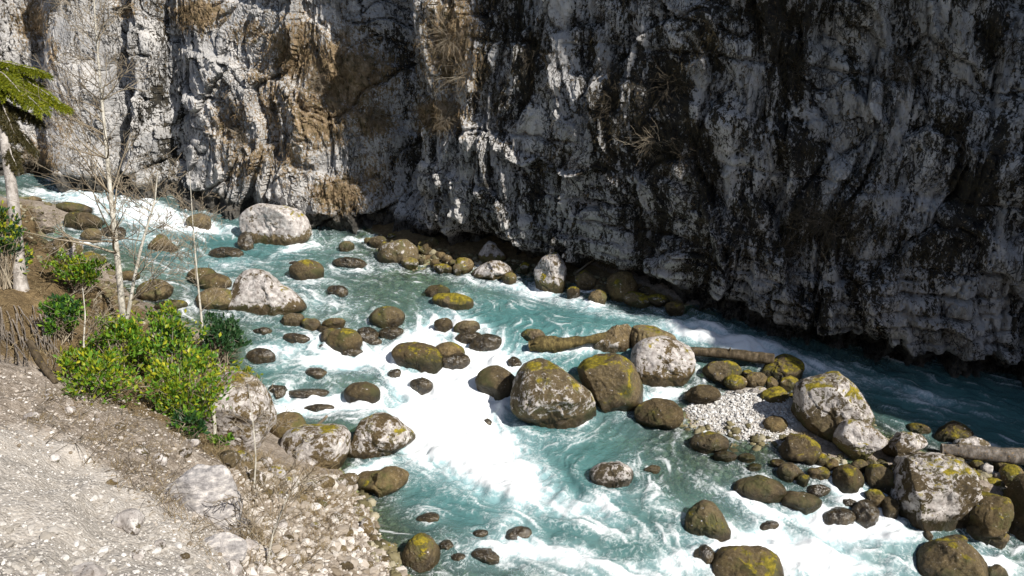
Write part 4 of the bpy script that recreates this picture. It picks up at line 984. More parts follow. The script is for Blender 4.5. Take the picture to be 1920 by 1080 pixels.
for a, b in FD:
    p, q = hitw(*a), hitw(*b); dd = (q - p)[:2]; dd /= np.linalg.norm(dd); fpos.append((p[:2] + q[:2]) / 2); fdir.append(dd)
fpos = np.array(fpos); fdir = np.array(fdir)
def vel(a, b):
    w = 1 / (((a[..., None] - fpos[:, 0]) ** 2 + (b[..., None] - fpos[:, 1]) ** 2) ** 1.3 + 0.6)
    w /= w.sum(-1, keepdims=True)
    return w @ fdir[:, 0], w @ fdir[:, 1]
UX = coarse_eval(lambda a, b: vel(a, b)[0], 8); UY = coarse_eval(lambda a, b: vel(a, b)[1], 8)
wk = np.zeros(WX.shape); rim = np.zeros(WX.shape); bow = np.zeros(WX.shape)
vx, vy = UX.copy(), UY.copy()
for (ox, oy, orad) in OBST:
    m = 7 * orad + 0.5
    i0, i1 = np.searchsorted(wx, [ox - m, ox + m]); j0, j1 = np.searchsorted(wy, [oy - m, oy + m])
    if i1 - i0 < 2 or j1 - j0 < 2: continue
    sl = (slice(i0, i1), slice(j0, j1))
    rx_, ry_ = WX[sl] - ox, WY[sl] - oy
    r2 = rx_ ** 2 + ry_ ** 2; r = np.sqrt(r2)
    ci, cj = min(max((i0 + i1) // 2, 0), len(wx) - 1), min(max((j0 + j1) // 2, 0), len(wy) - 1)
    u0, v0 = UX[ci, cj], UY[ci, cj]
    k = (orad ** 2) / np.maximum(r2, (0.8 * orad) ** 2) * sstep(m, m * .4, r)
    dr = (u0 * rx_ + v0 * ry_) / np.maximum(r2, 1e-4)
    vx[sl] += k * (u0 - 2 * dr * rx_); vy[sl] += k * (v0 - 2 * dr * ry_)
    al = (u0 * rx_ + v0 * ry_) / orad; ac = (-v0 * rx_ + u0 * ry_) / orad
    rim[sl] = np.maximum(rim[sl], np.exp(-((r - orad * 1.05) / (0.13 + 0.12 * orad)) ** 2))
    wk[sl] = np.maximum(wk[sl], sstep(0.2, 1.2, al) * sstep(6.5, 1.5, al) * np.exp(-(ac / (0.75 + 0.12 * np.maximum(al, 0))) ** 2))
    bow[sl] += orad * 0.16 * np.exp(-((al + 1.1) / 0.55) ** 2 - (ac / 0.9) ** 2) - orad * 0.10 * np.exp(-((al - 1.3) / 0.7) ** 2 - (ac / 0.8) ** 2)
n1 = fbm(WX * 0.8, WY * 0.8, 1.0, 3); gnx, gny = np.gradient(gblur(n1, 3), DX)
vx += 0.22 * gny; vy -= 0.22 * gnx
vl = np.hypot(vx, vy) + 1e-3; vx /= vl; vy /= vl
def bilin(a, i, j):
    i = np.clip(i, 0, a.shape[0] - 1.001); j = np.clip(j, 0, a.shape[1] - 1.001)
    i0 = i.astype(np.int32); j0 = j.astype(np.int32); u = (i - i0).astype(np.float32); v = (j - j0).astype(np.float32)
    f = a.ravel(); k = i0 * a.shape[1] + j0; n_ = a.shape[1]
    return (f[k] * (1 - u) + f[k + n_] * u) * (1 - v) + (f[k + 1] * (1 - u) + f[k + n_ + 1] * u) * v
def lic(tex, steps, h):
    I, J = np.meshgrid(np.arange(len(wx), dtype=np.float32), np.arange(len(wy), dtype=np.float32), indexing='ij')
    acc = tex.copy(); wsum = 1.0
    for sg in (1, -1):
        a, b = I.copy(), J.copy()
        for k in range(steps):
            ia = np.clip(a, 0, len(wx) - 1).astype(np.int32); jb = np.clip(b, 0, len(wy) - 1).astype(np.int32)
            a = a + sg * h * vx32[ia, jb]; b = b + sg * h * vy32[ia, jb]
            wt = 1 - k / steps
            acc = acc + wt * bilin(tex, a, b); wsum += wt
    acc = acc / wsum; acc = (acc - acc.mean()) / acc.std()
    return acc
vx32, vy32 = vx.astype(np.float32), vy.astype(np.float32)
tex1 = RNG.normal(size=WX.shape).astype(np.float32)
tex2 = gblur(RNG.normal(size=WX.shape), 3).astype(np.float32)
tex3 = gblur(RNG.normal(size=WX.shape), 8).astype(np.float32)
L1 = lic(tex1, 10, 1.0); L2 = lic(tex2, 9, 1.3); L3 = lic(tex3, 9, 1.8)
chop = ridged(WX * 1.7 + .4 * n1, WY * 2.3 + .4 * n1, 5.0, 4, .6); chop = (chop - chop.mean()) / chop.std()
LL = 0.35 * L1 + 0.50 * L2 + 0.35 * L3 + 0.45 * chop
LL = LL / LL.std()
ppx, ppy, _ = project(WX, WY, WZ)
FOAM = [(150, 372, 130, 16, 6, .75), (280, 402, 110, 26, 12, .95), (390, 432, 75, 16, 8, .9), (240, 445, 90, 16, 0, .55), (140, 452, 60, 9, 0, .5), (430, 497, 70, 9, -6, .55), (545, 468, 50, 8, -20, .7), (670, 448, 70, 9, -4, .65), (350, 500, 60, 18, 0, .4),
        (690, 505, 90, 14, 4, .45), (620, 570, 90, 24, 10, .5), (500, 520, 60, 20, 10, .25), (860, 604, 75, 14, 10, .95), (790, 635, 60, 26, -38, 1.1), (730, 670, 70, 24, -10, .95), (620, 680, 110, 18, 5, .8), (520, 660, 60, 14, 0, .7), (590, 640, 40, 14, 0, .5),
        (620, 752, 110, 18, 6, .8), (560, 770, 60, 14, 5, .75), (760, 720, 50, 50, 20, .75), (865, 735, 85, 80, 0, 1.4), (815, 800, 85, 62, 20, 1.4), (900, 850, 100, 56, 25, 1.4), (960, 890, 80, 44, 30, 1.25), (1010, 920, 60, 26, 20, .85), (920, 690, 60, 30, 0, 1.0), (1000, 660, 50, 12, -15, .75),
        (1090, 655, 70, 10, -8, .7), (1010, 548, 100, 14, 14, .7), (1090, 572, 70, 12, 12, .7), (1160, 592, 100, 12, 8, .6), (900, 530, 60, 10, 8, .45), (1310, 622, 80, 20, 12, 1.0), (1400, 652, 90, 20, 14, .95), (1530, 690, 120, 22, 14, .6), (1640, 715, 80, 14, 12, .5), (1740, 742, 70, 14, 10, .6), (1860, 780, 80, 8, 8, .35),
        (1230, 750, 60, 12, -18, .85), (1170, 780, 40, 8, -20, .5), (1070, 950, 100, 30, 14, .75), (960, 975, 60, 14, 6, .5), (1010, 1035, 120, 20, 6, .9), (1100, 1060, 100, 14, 10, .75), (1500, 1045, 170, 42, 10, 1.1), (1560, 990, 80, 30, 20, .9), (1440, 965, 70, 16, 20, .65), (1650, 1000, 60, 30, 10, 1.0), (1600, 930, 50, 20, 30, .8), (1640, 960, 30, 40, 0, .8),
        (1850, 1055, 90, 18, 8, .7), (1265, 1065, 60, 34, 0, .7), (1230, 945, 80, 30, 20, .42), (690, 880, 60, 8, -16, 1.0), (1200, 1000, 80, 24, 20, .4), (1300, 880, 40, 12, 10, .5), (1380, 930, 60, 14, 15, .5), (1560, 880, 40, 12, 10, .7), (800, 870, 40, 10, 20, .6), (1150, 1080, 200, 30, 0, .6), (1650, 1150, 400, 50, 0, .7)]
FI = 0.11 + 0.10 * fbm(WX * .35, WY * .35, 2.0, 3) + 0.09 * sstep(750, 560, ppy) * sstep(1150, 800, ppx)
for (x, y, rx, ry, an, st_) in FOAM:
    r = math.radians(an); dx_, dy_ = ppx - x, ppy - y
    a = (dx_ * math.cos(r) + dy_ * math.sin(r)) / rx; b = (-dx_ * math.sin(r) + dy_ * math.cos(r)) / ry
    FI = np.maximum(FI, st_ * np.exp(-(a * a + b * b) * 0.75))
CALM = [(420, 455, 70, 14, 1.), (1000, 595, 90, 18, .8), (1060, 612, 60, 14, 1.), (560, 480, 60, 14, .5), (770, 930, 60, 40, .8), (1180, 830, 90, 40, .9), (1290, 870, 100, 34, .8), (1700, 800, 80, 20, .9), (1850, 830, 100, 20, .7), (520, 700, 70, 24, .7), (760, 1000, 40, 40, 1.), (480, 610, 60, 14, .7), (1060, 850, 60, 20, .6), (720, 530, 60, 14, .6)]
for (x, y, rx, ry, st_) in CALM:
    FI *= 1 - 0.85 * st_ * np.exp(-(((ppx - x) / rx) ** 2 + ((ppy - y) / ry) ** 2))
slope = np.hypot(*np.gradient(gblur(WZ, 4), DX))
FI = FI + 0.10 * np.clip(slope * 3 - 0.3, 0, 1)
turb = np.clip(gblur(FI, 10), 0, 0.95) * (1 - 0.75 * sstep(0.8, 1.2, gblur(FI, 12)))
FI = np.maximum(FI, 0.75 * wk * np.clip(0.25 + turb, 0, 1)); FI = FI + 0.24 * rim * np.clip(0.3 + turb, 0, 1)
foamv = FI * 1.10 + 0.15 * LL - 0.10
aer = gblur(np.clip(FI, 0, 1.4), 8)
hgt = (0.03 + 0.14 * turb) * (0.45 * L3 + 0.55 * fbm(WX * 1.6, WY * 1.6, 3.0, 3)) + (0.010 + 0.024 * turb) * L2 + (0.012 + 0.035 * turb) * chop + bow * (0.3 + 0.8 * turb)
hgt += 0.05 * np.clip(turb - 0.6, 0, 1) * np.abs(fbm(WX * 2.4, WY * 2.4, 8.0, 4))
hgt = gblur(hgt, 2)
Zw = WZ + hgt
depth = np.clip(Zw - GZ, 0, 3)
keep = (Zw - GZ > -0.12)
# nothing behind the cliff face
dfoot = np.full(WX.shape, 9.0)
fy = np.interp(WX, pl[np.argsort(pl[:, 0]), 0], pl[np.argsort(pl[:, 0]), 1])
keep &= (WY < fy + 1.6)
F4 = grid_faces(len(wx), len(wy)); kf = keep.ravel()[F4].all(1); F4 = F4[kf]
used = np.zeros(WX.size, bool); used[F4.ravel()] = True
remap = np.cumsum(used) - 1
Vw = np.stack([WX, WY, Zw], -1).reshape(-1, 3)[used]
wm = mesh_np('river_water', Vw, remap[F4], True, {'foam': foamv.ravel()[used], 'depth': depth.ravel()[used], 'aeration': aer.ravel()[used], 'streak': (0.75 * L1 + 0.5 * L2).ravel()[used]})
link('river_water', wm, M_WATER, kind='structure')

# ================================================================== LOOSE STONES
def sample_px(n, poly, rng, soft=1):
    xs = [p[0] for p in poly]; ys = [p[1] for p in poly]; out = []
    while len(out) < n:
        a = rng.uniform(min(xs), max(xs), 4 * n); b = rng.uniform(min(ys), max(ys), 4 * n)
        ok = poly_mask(a, b, poly, soft) > 0.5
        out += list(zip(a[ok], b[ok]))
    return np.array(out[:n])
def ground_pts(pp):
    """vectorised: ground points seen at photo pixels"""
    pp = np.asarray(pp, float); n = len(pp)
    d = CF[None] + CR[None] * ((pp[:, 0] - 960) / FPX)[:, None] + CU[None] * ((540 - pp[:, 1]) / FPX)[:, None]
    lo = np.full(n, 3.0); hit = np.full(n, 60.0); found = np.zeros(n, bool)
    prev = lo.copy()
    for t in np.arange(3.5, 50, 0.5):
        p = CO + d * t
        g = GI(p[:, 0], p[:, 1])
        now = (p[:, 2] < g) & ~found
        hit[now] = t; prev[now] = t - 0.5; found |= now
        if found.all(): break
    for _ in range(7):
        m = (prev + hit) / 2; p = CO + d * m[:, None]
        b = p[:, 2] < GI(p[:, 0], p[:, 1])
        hit = np.where(b, m, hit); prev = np.where(b, prev, m)
    p = CO + d * hit[:, None]; p[:, 2] = GI(p[:, 0], p[:, 1]); return p
def GI(x, y):
    i = np.clip(np.searchsorted(gxs, x) - 1, 0, len(gxs) - 2); j = np.clip(np.searchsorted(gys, y) - 1, 0, len(gys) - 2)
    u = (x - gxs[i]) / (gxs[i + 1] - gxs[i]); v = (y - gys[j]) / (gys[j + 1] - gys[j])
    return (gzv[i, j] * (1 - u) + gzv[i + 1, j] * u) * (1 - v) + (gzv[i, j + 1] * (1 - u) + gzv[i + 1, j + 1] * u) * v
def world_scatter(n, poly, rng, soft=20):
    """points spread evenly over the ground inside a photo-pixel polygon"""
    pp = np.array([(min(p[0] for p in poly), max(p[1] for p in poly)), (max(p[0] for p in poly), min(p[1] for p in poly)), (min(p[0] for p in poly), min(p[1] for p in poly)), (max(p[0] for p in poly), max(p[1] for p in poly))])
    c = ground_pts(np.clip(np.concatenate([pp, poly]), [-250, 345], [1950, 1150])); x0, x1, y0, y1 = c[:, 0].min(), c[:, 0].max(), c[:, 1].min(), c[:, 1].max()
    out = np.zeros((0, 3)); 
    for _ in range(30):
        x = rng.uniform(x0, x1, 4 * n); y = rng.uniform(y0, y1, 4 * n); z = GI(x, y)
        px, py, _d = project(x, y, z)
        ok = rng.random(4 * n) < poly_mask(px, py, poly, soft)
        out = np.vstack([out, np.stack([x, y, z], 1)[ok]])
        if len(out) >= n: break
    return out[:n]
rg = np.random.default_rng(21)
SCREE_IN = [(-60, 810), (60, 810), (170, 855), (250, 915), (410, 1010), (470, 1110), (-60, 1110)]
p = world_scatter(5000, SCREE_IN, rg, 40)
sz = np.clip(rg.lognormal(math.log(.02), .55, len(p)), .008, .08); p[:, 2] += sz * .12
link('scree', stones_mesh('scree', p, sz, rg, 0), M_SCREE, kind='stuff', label='pale loose scree covering the steep near slope', category='scree')
p = world_scatter(4000, [(60, 700), (200, 745), (330, 800), (420, 870), (440, 960), (470, 1090), (420, 1090), (250, 930), (150, 860), (-40, 820), (-40, 690)], rg, 40)
sz = np.clip(rg.lognormal(math.log(.03), .55, len(p)), .012, .12); p[:, 2] += sz * .1
link('slope_rubble', stones_mesh('slope_rubble', p, sz, rg, 0), M_BANKST, kind='stuff', label='stony rubble and earth on the cut bank below the bushes', category='rubble')
p = world_scatter(5200, [(430, 860), (520, 880), (640, 900), (680, 940), (700, 1000), (760, 1085), (470, 1090), (440, 960)], rg, 15)
sz = np.clip(rg.lognormal(math.log(.052), .75, len(p)), .02, .36); p[:, 2] += sz * .12
link('shore_rubble', stones_mesh('shore_rubble', p, sz, rg, 1), M_BANKST, kind='stuff', label='white and brown rubble of the near shore', category='rubble')
p = world_scatter(4200, [(1285, 768), (1320, 745), (1390, 738), (1470, 730), (1490, 790), (1470, 835), (1400, 828), (1310, 795)], rg, 8)
sz = np.clip(rg.lognormal(math.log(.06), .4, len(p)), .025, .16); p[:, 2] += sz * .2
link('gravel', stones_mesh('gravel', p, sz, rg, 0), M_GRAVEL, kind='stuff', label='white gravel heaped on the bar between the boulders', category='gravel')
bedpts = np.vstack([world_scatter(950, [(670, 925), (760, 900), (830, 950), (860, 1080), (740, 1085), (675, 990)], rg, 15),
                    world_scatter(900, [(1200, 830), (1300, 790), (1480, 830), (1560, 880), (1480, 930), (1250, 930)], rg, 20),
                    world_scatter(350, [(640, 500), (900, 500), (900, 545), (700, 570), (620, 540)], rg, 10),
                    world_scatter(300, [(1640, 790), (1760, 790), (1760, 830), (1640, 830)], rg, 8),
                    world_scatter(900, [(700, 445), (900, 480), (1080, 505), (1280, 580), (1180, 575), (900, 520), (690, 480)], rg, 8),
                    world_scatter(450, [(1480, 820), (1640, 860), (1920, 860), (1920, 990), (1640, 900), (1480, 880)], rg, 10),
                    world_scatter(500, [(30, 380), (110, 395), (190, 470), (240, 560), (380, 640), (300, 640), (60, 480)], rg, 14)])
sz = np.clip(rg.lognormal(math.log(.13), .5, len(bedpts)), .04, .42); bedpts[:, 2] += sz * .05
link('riverbed_stones', stones_mesh('riverbed_stones', bedpts, sz, rg, 2, smooth=True), M_BEDST, kind='stuff', label='brown cobbles on the riverbed and along the water edge', category='cobbles')

# single pale stones on the scree, large enough to tell apart
var = []
for k in range(8):
    r_ = np.random.default_rng(300 + k)
    me = stones_mesh('scree_stone', np.zeros((1, 3)), np.array([1.0]), r_, 1, .8); me.materials.append(M_SCREE); var.append(me)
pp = np.vstack([sample_px(95, [(-10, 985), (90, 985), (190, 1030), (230, 1085), (-10, 1085)], rg), sample_px(30, [(130, 930), (260, 930), (300, 990), (180, 980)], rg), sample_px(26, [(250, 1000), (330, 1010), (400, 1080), (280, 1080)], rg)])
q = ground_pts(pp)
for k in range(len(q)):
    s = float(np.clip(rg.lognormal(math.log(.075), .4), .045, .19))
    o = bpy.data.objects.new('scree_stone', var[k % 8]); COL.objects.link(o)
    o.location = (q[k, 0], q[k, 1], q[k, 2] + s * .12); o.scale = (s, s * rg.uniform(.7, 1), s * rg.uniform(.6, .9)); o.rotation_euler = (rg.uniform(-.3, .3), rg.uniform(-.3, .3), rg.uniform(0, 6.28))
    o['label'] = 'fist-sized white stone lying loose on the pale scree slope'; o['category'] = 'stone'; o['group'] = 'loose stones on the scree slope'

# ================================================================== LOGS AND DRIFTWOOD
def at_depth(px, py, dep): return CO + ray(px, py) * dep
def px_path(pts, dep):
    """pts: (px, py, extra depth)"""
    return np.array([at_depth(a, b, dep + c) for a, b, c in pts])
def refine(path, rad, n):
    path = np.asarray(path, float); t = np.concatenate([[0], np.cumsum(np.linalg.norm(np.diff(path, axis=0), axis=1))]); u = np.linspace(0, t[-1], n)
    c = np.stack([np.interp(u, t, path[:, k]) for k in range(3)], 1)
    for _ in range(2):
        c[1:-1] = .25 * c[:-2] + .5 * c[1:-1] + .25 * c[2:]
    return c, np.interp(u, t, rad)
def log_thing(name, label, cat, pts, dep, rpx, mat, n=40, sides=16, rough=.16, stubs=()):
    path, rad = refine(px_path(pts, dep), np.array(rpx) * dep / FPX, n)
    org = path[len(path) // 2].copy(); org[2] = path[:, 2].min() - rad.max()
    t = thing(name, label, cat, org)
    T_ = Tubes(); T_.add(path, rad, sides, .5, rough); link('trunk', T_.mesh('trunk', org), mat, t)
    for (k, L_, dirv) in stubs:
        d = np.array(dirv, float); d /= np.linalg.norm(d)
        S_ = Tubes(); a = path[k]; S_.add(refine([a, a + d * L_ * .5, a + d * L_ + np.array([0, 0, .05])], [rad[k] * .35, rad[k] * .25, rad[k] * .12], 8)[0], np.linspace(rad[k] * .35, rad[k] * .1, 8), 8, .5, .1)
        link('branch_stub', S_.mesh('branch_stub', org), mat, t)
    return t
dl = project(*hitw(1040, 668))[2]
log_thing('driftwood_log', 'mossy driftwood log with a knobbly root end jammed against the upright grey slab', 'log', [(992, 648, .05), (1015, 645, 0), (1040, 646, .05), (1070, 642, .1), (1110, 636, .2), (1160, 628, .4)], dl, [9, 16, 17, 9, 8, 9], M_LOGM, 44, 16, .35, [(6, .35, (-.6, -.5, .3)), (10, .3, (.2, -.7, -.3))])
dl = project(*hitw(1380, 690))[2]
log_thing('driftwood_log', 'dark straight log bridging from the pale round boulder to the mossy angular one', 'log', [(1290, 658, .1), (1340, 661, 0), (1400, 667, -.1), (1450, 674, -.2)], dl, [8, 9, 10, 11], M_LOG, 44, 14, .14, [(20, .25, (.1, -.3, .6))])
dl = project(*hitw(1850, 880, .12))[2]
log_thing('driftwood_log', 'bleached grey log with an orange top edge lying on the right bank', 'log', [(1765, 842, .5), (1820, 848, .3), (1880, 854, .1), (1960, 858, 0), (2040, 862, 0)], dl, [11, 14, 15, 16, 16], M_LOGB, 60, 16, .16, [(6, .2, (0, -.2, .7)), (30, .3, (.2, -.6, .2))])
dl = project(*hitw(600, 812))[2]
log_thing('broken_stick', 'short broken stick poking up behind the white-banded shore boulder', 'stick', [(583, 806, .2), (600, 793, .1), (613, 780, 0)], dl, [3.2, 3, 2.4], M_TWIG, 12, 6, .2)
dl = project(*hitg(400, 830))[2]
log_thing('dead_sapling', 'pale dead stem standing by the grass-topped grey boulder', 'stem', [(404, 832, -.1), (402, 790, -.1), (397, 742, -.1)], dl, [4.2, 3.6, 3.0], M_SAPL, 14, 8, .12)
dl = project(*hitw(1090, 520, .2))[2]
log_thing('fallen_branch', 'thin bare branch propped among the stones under the shaded cliff', 'branch', [(1080, 512, 0), (1105, 492, .2), (1142, 474, .3)], dl, [2.2, 1.8, 1.0], M_TWIG, 16, 6, .1, [(8, .5, (.3, 0, .6)), (11, .4, (-.2, -.2, .5))])

# ================================================================== TREES AND SHRUBS
def rnd_unit(rng): 
    v = rng.normal(size=3); return v / np.linalg.norm(v)
def grow(T_, start, d, length, r0, rng, levels=2, kids=6, up=.25, wander=.18, sides=4, tipr=.0022):
    n = 7 if levels else 5
    p = [np.array(start, float)]; dd = np.array(d, float) / np.linalg.norm(d)
    for k in range(n):
        dd = dd + rng.normal(size=3) * wander * .6 + np.array([0, 0, up * .25]); dd /= np.linalg.norm(dd)
        p.append(p[-1] + dd * length / n)
    p = np.array(p); rad = np.linspace(r0, max(tipr, r0 * .25), len(p))
    T_.add(p, rad, sides if r0 > .006 else 3, float(np.clip(rng.normal(.5, .2), 0, 1)))
    if levels:
        for k in range(kids):
            u = rng.uniform(.2, .98); i = min(int(u * n), n - 1); q = p[i] * (1 - (u * n - i)) + p[i + 1] * (u * n - i)
            t = p[i + 1] - p[i]; t /= np.linalg.norm(t)
            side = np.cross(t, rnd_unit(rng)); side /= np.linalg.norm(side)
            grow(T_, q, t * .75 + side * .8, length * rng.uniform(.25, .55), max(rad[i] * .6, tipr), rng, levels - 1, max(kids - 2, 2), up, wander, 3, tipr)
    return p
def sapling(label, pts, rpx, seed, nb, blen, group=None, dark=False):
    rng = np.random.default_rng(seed)
    base = hitg(pts[0][0], pts[0][1]); dep = project(*base)[2]
    path, rad = refine(px_path(pts, dep), np.array(rpx) * .85 * dep / FPX, 30)
    path[0][2] -= .15
    t = thing('bare_sapling', label, 'tree', base)
    T_ = Tubes(); T_.add(path, rad, 8, .5, .06); link('trunk', T_.mesh('trunk', base), M_SAPL, t)
    for k in range(nb):
        u = rng.uniform(.22, .98); i = int(u * 28)
        az = rng.uniform(0, 2 * np.pi); d = np.array([math.cos(az), .7 * math.sin(az), rng.uniform(.35, 1.0)])
        B = Tubes(); L_ = blen * (1.15 - .75 * u) * rng.uniform(.6, 1.2)
        grow(B, path[i], d, L_, max(rad[i] * .42, .006), rng, 2, 6, .12, .2, 4, .006)
        link('branch', B.mesh('branch', base), M_TWIG, t)
    return t
sapling('tall bare pale-barked sapling rising from the green bushes in front of the river', [(232, 612, 0), (224, 520, 0), (214, 430, .1), (205, 340, .2), (194, 220, .4), (182, 90, .5), (174, -30, .6)], [7.5, 7, 6, 5, 3.6, 2.4, 1.2], 41, 46, 3.0)
sapling('second thin leaning pale stem rooted beside the tall bare sapling', [(228, 640, 0), (240, 590, -.1), (252, 520, -.2), (268, 450, -.2), (290, 380, -.1), (296, 320, 0)], [5, 4.5, 3.6, 2.8, 2, 1], 42, 22, 2.0)
sapling('slender bare sapling standing behind the dark glossy bush', [(383, 652, 0), (377, 590, 0), (368, 500, .1), (361, 410, .1), (356, 330, .2)], [3, 2.5, 1.9, 1.3, .7], 43, 20, 1.8)
sapling('short bare whip between the bushes left of the tall sapling', [(158, 690, 0), (157, 640, 0), (160, 590, .1), (155, 540, .1)], [2.4, 2, 1.5, .8], 44, 7, .9)
sapling('thin twig-like whip growing on the stony near shore', [(475, 935, 0), (480, 860, 0), (474, 790, .1), (465, 720, .1)], [2.2, 1.8, 1.4, .8], 45, 9, 1.0)
sapling('low leaning bare shoots at the foot of the pebble shore', [(500, 1060, 0), (512, 1000, 0), (535, 940, .1), (560, 900, .1)], [2.6, 2.2, 1.6, .8], 46, 10, 1.1)

def fir_tree():
    rng = np.random.default_rng(77)
    base = hitg(38, 545); dep = project(*base)[2]
    path, rad = refine(px_path([(40, 556, 0), (38, 530, 0), (32, 450, 0), (24, 370, .1), (12, 280, .2), (-8, 180, .4), (-40, 60, .6), (-80, -90, .8), (-130, -280, 1.0)], dep), np.array([17, 11.5, 10.5, 9.8, 9, 8.5, 8, 6, 4]) * dep / FPX, 60)
    path[0][2] -= .3
    t = thing('fir_tree', 'fir with pale speckled trunk and yellow-green drooping sprays at the far left bank', 'tree', base)
    T_ = Tubes(); T_.add(path, rad, 16, .5, .07); link('trunk', T_.mesh('trunk', base), M_BARK, t)
    def branch(i, d, L_, live, seed):
        r = np.random.default_rng(seed)
        n = 14; p = [path[i]]; dd = np.array(d, float); dd /= np.linalg.norm(dd)
        for k in range(n):
            dd = dd + r.normal(size=3) * .07 + np.array([0, 0, -.05 if live else -.11]); dd /= np.linalg.norm(dd); p.append(p[-1] + dd * L_ / n)
        p = np.array(p); B = Tubes(); B.add(p, np.linspace(.035, .006, len(p)), 6)
        nr, nd, nl = [], [], []
        for k in range(2, len(p)):
            tdir = p[k] - p[k - 1]; tdir /= np.linalg.norm(tdir)
            for sgn in (-1, 1):
                for rep_ in range(4):
                    s_ = np.cross(tdir, (0, 0, 1)); s_ /= np.linalg.norm(s_)
                    q = tdir * r.uniform(.3, .8) + s_ * sgn * .8 + np.array([0, 0, r.uniform(-.5, .0) if live else r.uniform(-1.4, -.4)])
                    q /= np.linalg.norm(q); l2 = L_ * .30 * (1.15 - k / len(p)) * r.uniform(.6, 1.2) + .08
                    a0 = p[k] + tdir * r.uniform(-.06, .06)
                    B.add(np.array([a0, a0 + q * l2 * .5 + [0, 0, -.02], a0 + q * l2 + [0, 0, -.07]]), [.006, .004, .002], 3)
                    m = int(60 * l2 / .3) + 14
                    u = r.random(m); nr.append(a0 + q * (l2 * u)[:, None] + np.array([0, 0, -.07]) * (u ** 2)[:, None])
                    nd.append(q * .9 + r.normal(size=(m, 3)) * .45); nl.append(r.uniform(.04, .10, m))
        bo = link('branch', B.mesh('branch', base), M_BARK, t)
        nr, nd, nl = np.concatenate(nr) - base, np.concatenate(nd), np.concatenate(nl)
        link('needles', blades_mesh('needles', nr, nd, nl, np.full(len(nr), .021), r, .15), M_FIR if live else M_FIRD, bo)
    live = [(37, (1, -.1, .12), 2.1), (36, (1, -.35, .08), 1.9), (38, (1, .1, .1), 2.0), (38, (.85, -.5, .15), 1.6), (36, (.3, -1, .1), 1.3), (39, (1, .25, .1), 1.6), (46, (-.4, -1, .2), 1.5), (54, (-1, -.2, .3), 1.2), (57, (.3, -.8, .4), .9), (43, (-1, -.3, .1), 1.7), (39, (-.8, -.8, .1), 1.6)]
    dead = [(34, (1, -.2, -.1), 1.3), (33, (.5, -.8, -.2), 1.0), (31, (.9, .2, -.2), 1.1), (35, (.8, -.6, -.1), 1.5), (30, (-.6, -.8, -.2), .9), (28, (.8, -.5, -.3), .8), (33, (-1, 0, -.1), 1.2)]  # lower drooping sprays, darker brown because their shade is in the colour too
    for k, (i, d, L_) in enumerate(live): branch(i - 9, d, L_, True, 500 + k)
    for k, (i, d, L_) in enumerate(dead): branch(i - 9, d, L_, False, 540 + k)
fir_tree()

def bush(label, cx, cy, w, h, base_y, mats, n, leaf, seed, name='evergreen_bush', clumps=40):
    rng = np.random.default_rng(seed)
    base = hitg(cx, base_y); dep = project(*base)[2]
    C = CO + ray(cx, cy) * (dep - .05); s = dep / FPX
    rx, rz = .5 * w * s, .5 * h * s; ry = .6 * (rx + rz) * .8
    t = thing(name, label, 'bush', base)
    c = rng.normal(size=(clumps, 3)); c /= np.linalg.norm(c, axis=1)[:, None]; c *= (rng.random(clumps) ** .45 * rng.uniform(.7, 1.3, clumps))[:, None]
    c = c * np.array([rx, ry, rz]) + C
    S_ = Tubes()
    for k in range(clumps):
        m_ = base + (c[k] - base) * .5 + rng.normal(size=3) * .08 + np.array([0, 0, .08])
        pth, rr = refine([base + rng.normal(size=3) * [.12, .12, 0], m_, c[k]], [.016, .011, .006], 7); S_.add(pth, rr, 4, rng.random())
        for _q in range(3): grow(S_, pth[rng.integers(3, 7)], rnd_unit(rng) + [0, 0, .5], rng.uniform(.15, .45), .006, rng, 0, 0, .1, .25, 3, .004)
    link('stems', S_.mesh('stems', base), M_TWIG, t)
    cs = .105 * (rx + rz) * .8
    for mi, (mt, frac) in enumerate(mats):
        m = int(.42 * n * frac); pick = rng.integers(0, clumps, m)
        off = rng.normal(size=(m, 3)) * cs * np.array([1, 1, .75]) * (.35 + .9 * rng.random((m, 1)))
        pos = c[pick] + off
        if mi > 0: pos[:, 2] += abs(rng.normal(size=m)) * cs * .7
        outv = (pos - base); outv /= np.linalg.norm(outv, axis=1)[:, None]
        link('foliage', leaves_mesh('foliage', pos - base, outv + np.array([0, 0, .3]), 1.45 * leaf * rng.uniform(.6, 1.35, m), rng, .55), mt, t)
bush('soft light-green yew-like bush under the white-topped far bank boulder', 150, 512, 92, 58, 548, [(M_LEAF, .7), (M_LEAFY, .3)], 4200, .085, 61, clumps=46)
bush('dark green bush behind the pale fir trunk', 8, 455, 56, 120, 540, [(M_LEAFD, .7), (M_LEAFY, .3)], 3000, .09, 62)
bush('olive-green bush on the bank edge right of the fir trunk', 118, 590, 90, 74, 640, [(M_LEAF, .7), (M_LEAFD, .3)], 3000, .08, 63)
bush('leafy green bush wrapped round the foot of the tall bare sapling', 215, 640, 110, 80, 690, [(M_LEAF, .75), (M_LEAFY, .25)], 4200, .08, 64)
bush('large dense green bush in the middle of the bank thicket', 312, 650, 140, 110, 725, [(M_LEAFD, .2), (M_LEAF, .6), (M_LEAFY, .2)], 6000, .085, 65, clumps=60)
bush('yellow-green bush hanging over the earth slope', 185, 712, 170, 80, 750, [(M_LEAF, .6), (M_LEAFY, .4)], 3600, .075, 66, clumps=60)
bush('bright yellow-leaved bush beside the grass-topped grey boulder', 350, 728, 160, 120, 800, [(M_LEAF, .55), (M_LEAFY, .45)], 5800, .075, 67, clumps=70)
bush('dark glossy laurel bush at the water edge of the thicket', 412, 640, 78, 86, 695, [(M_LEAFD, 1.0)], 2800, .11, 68)
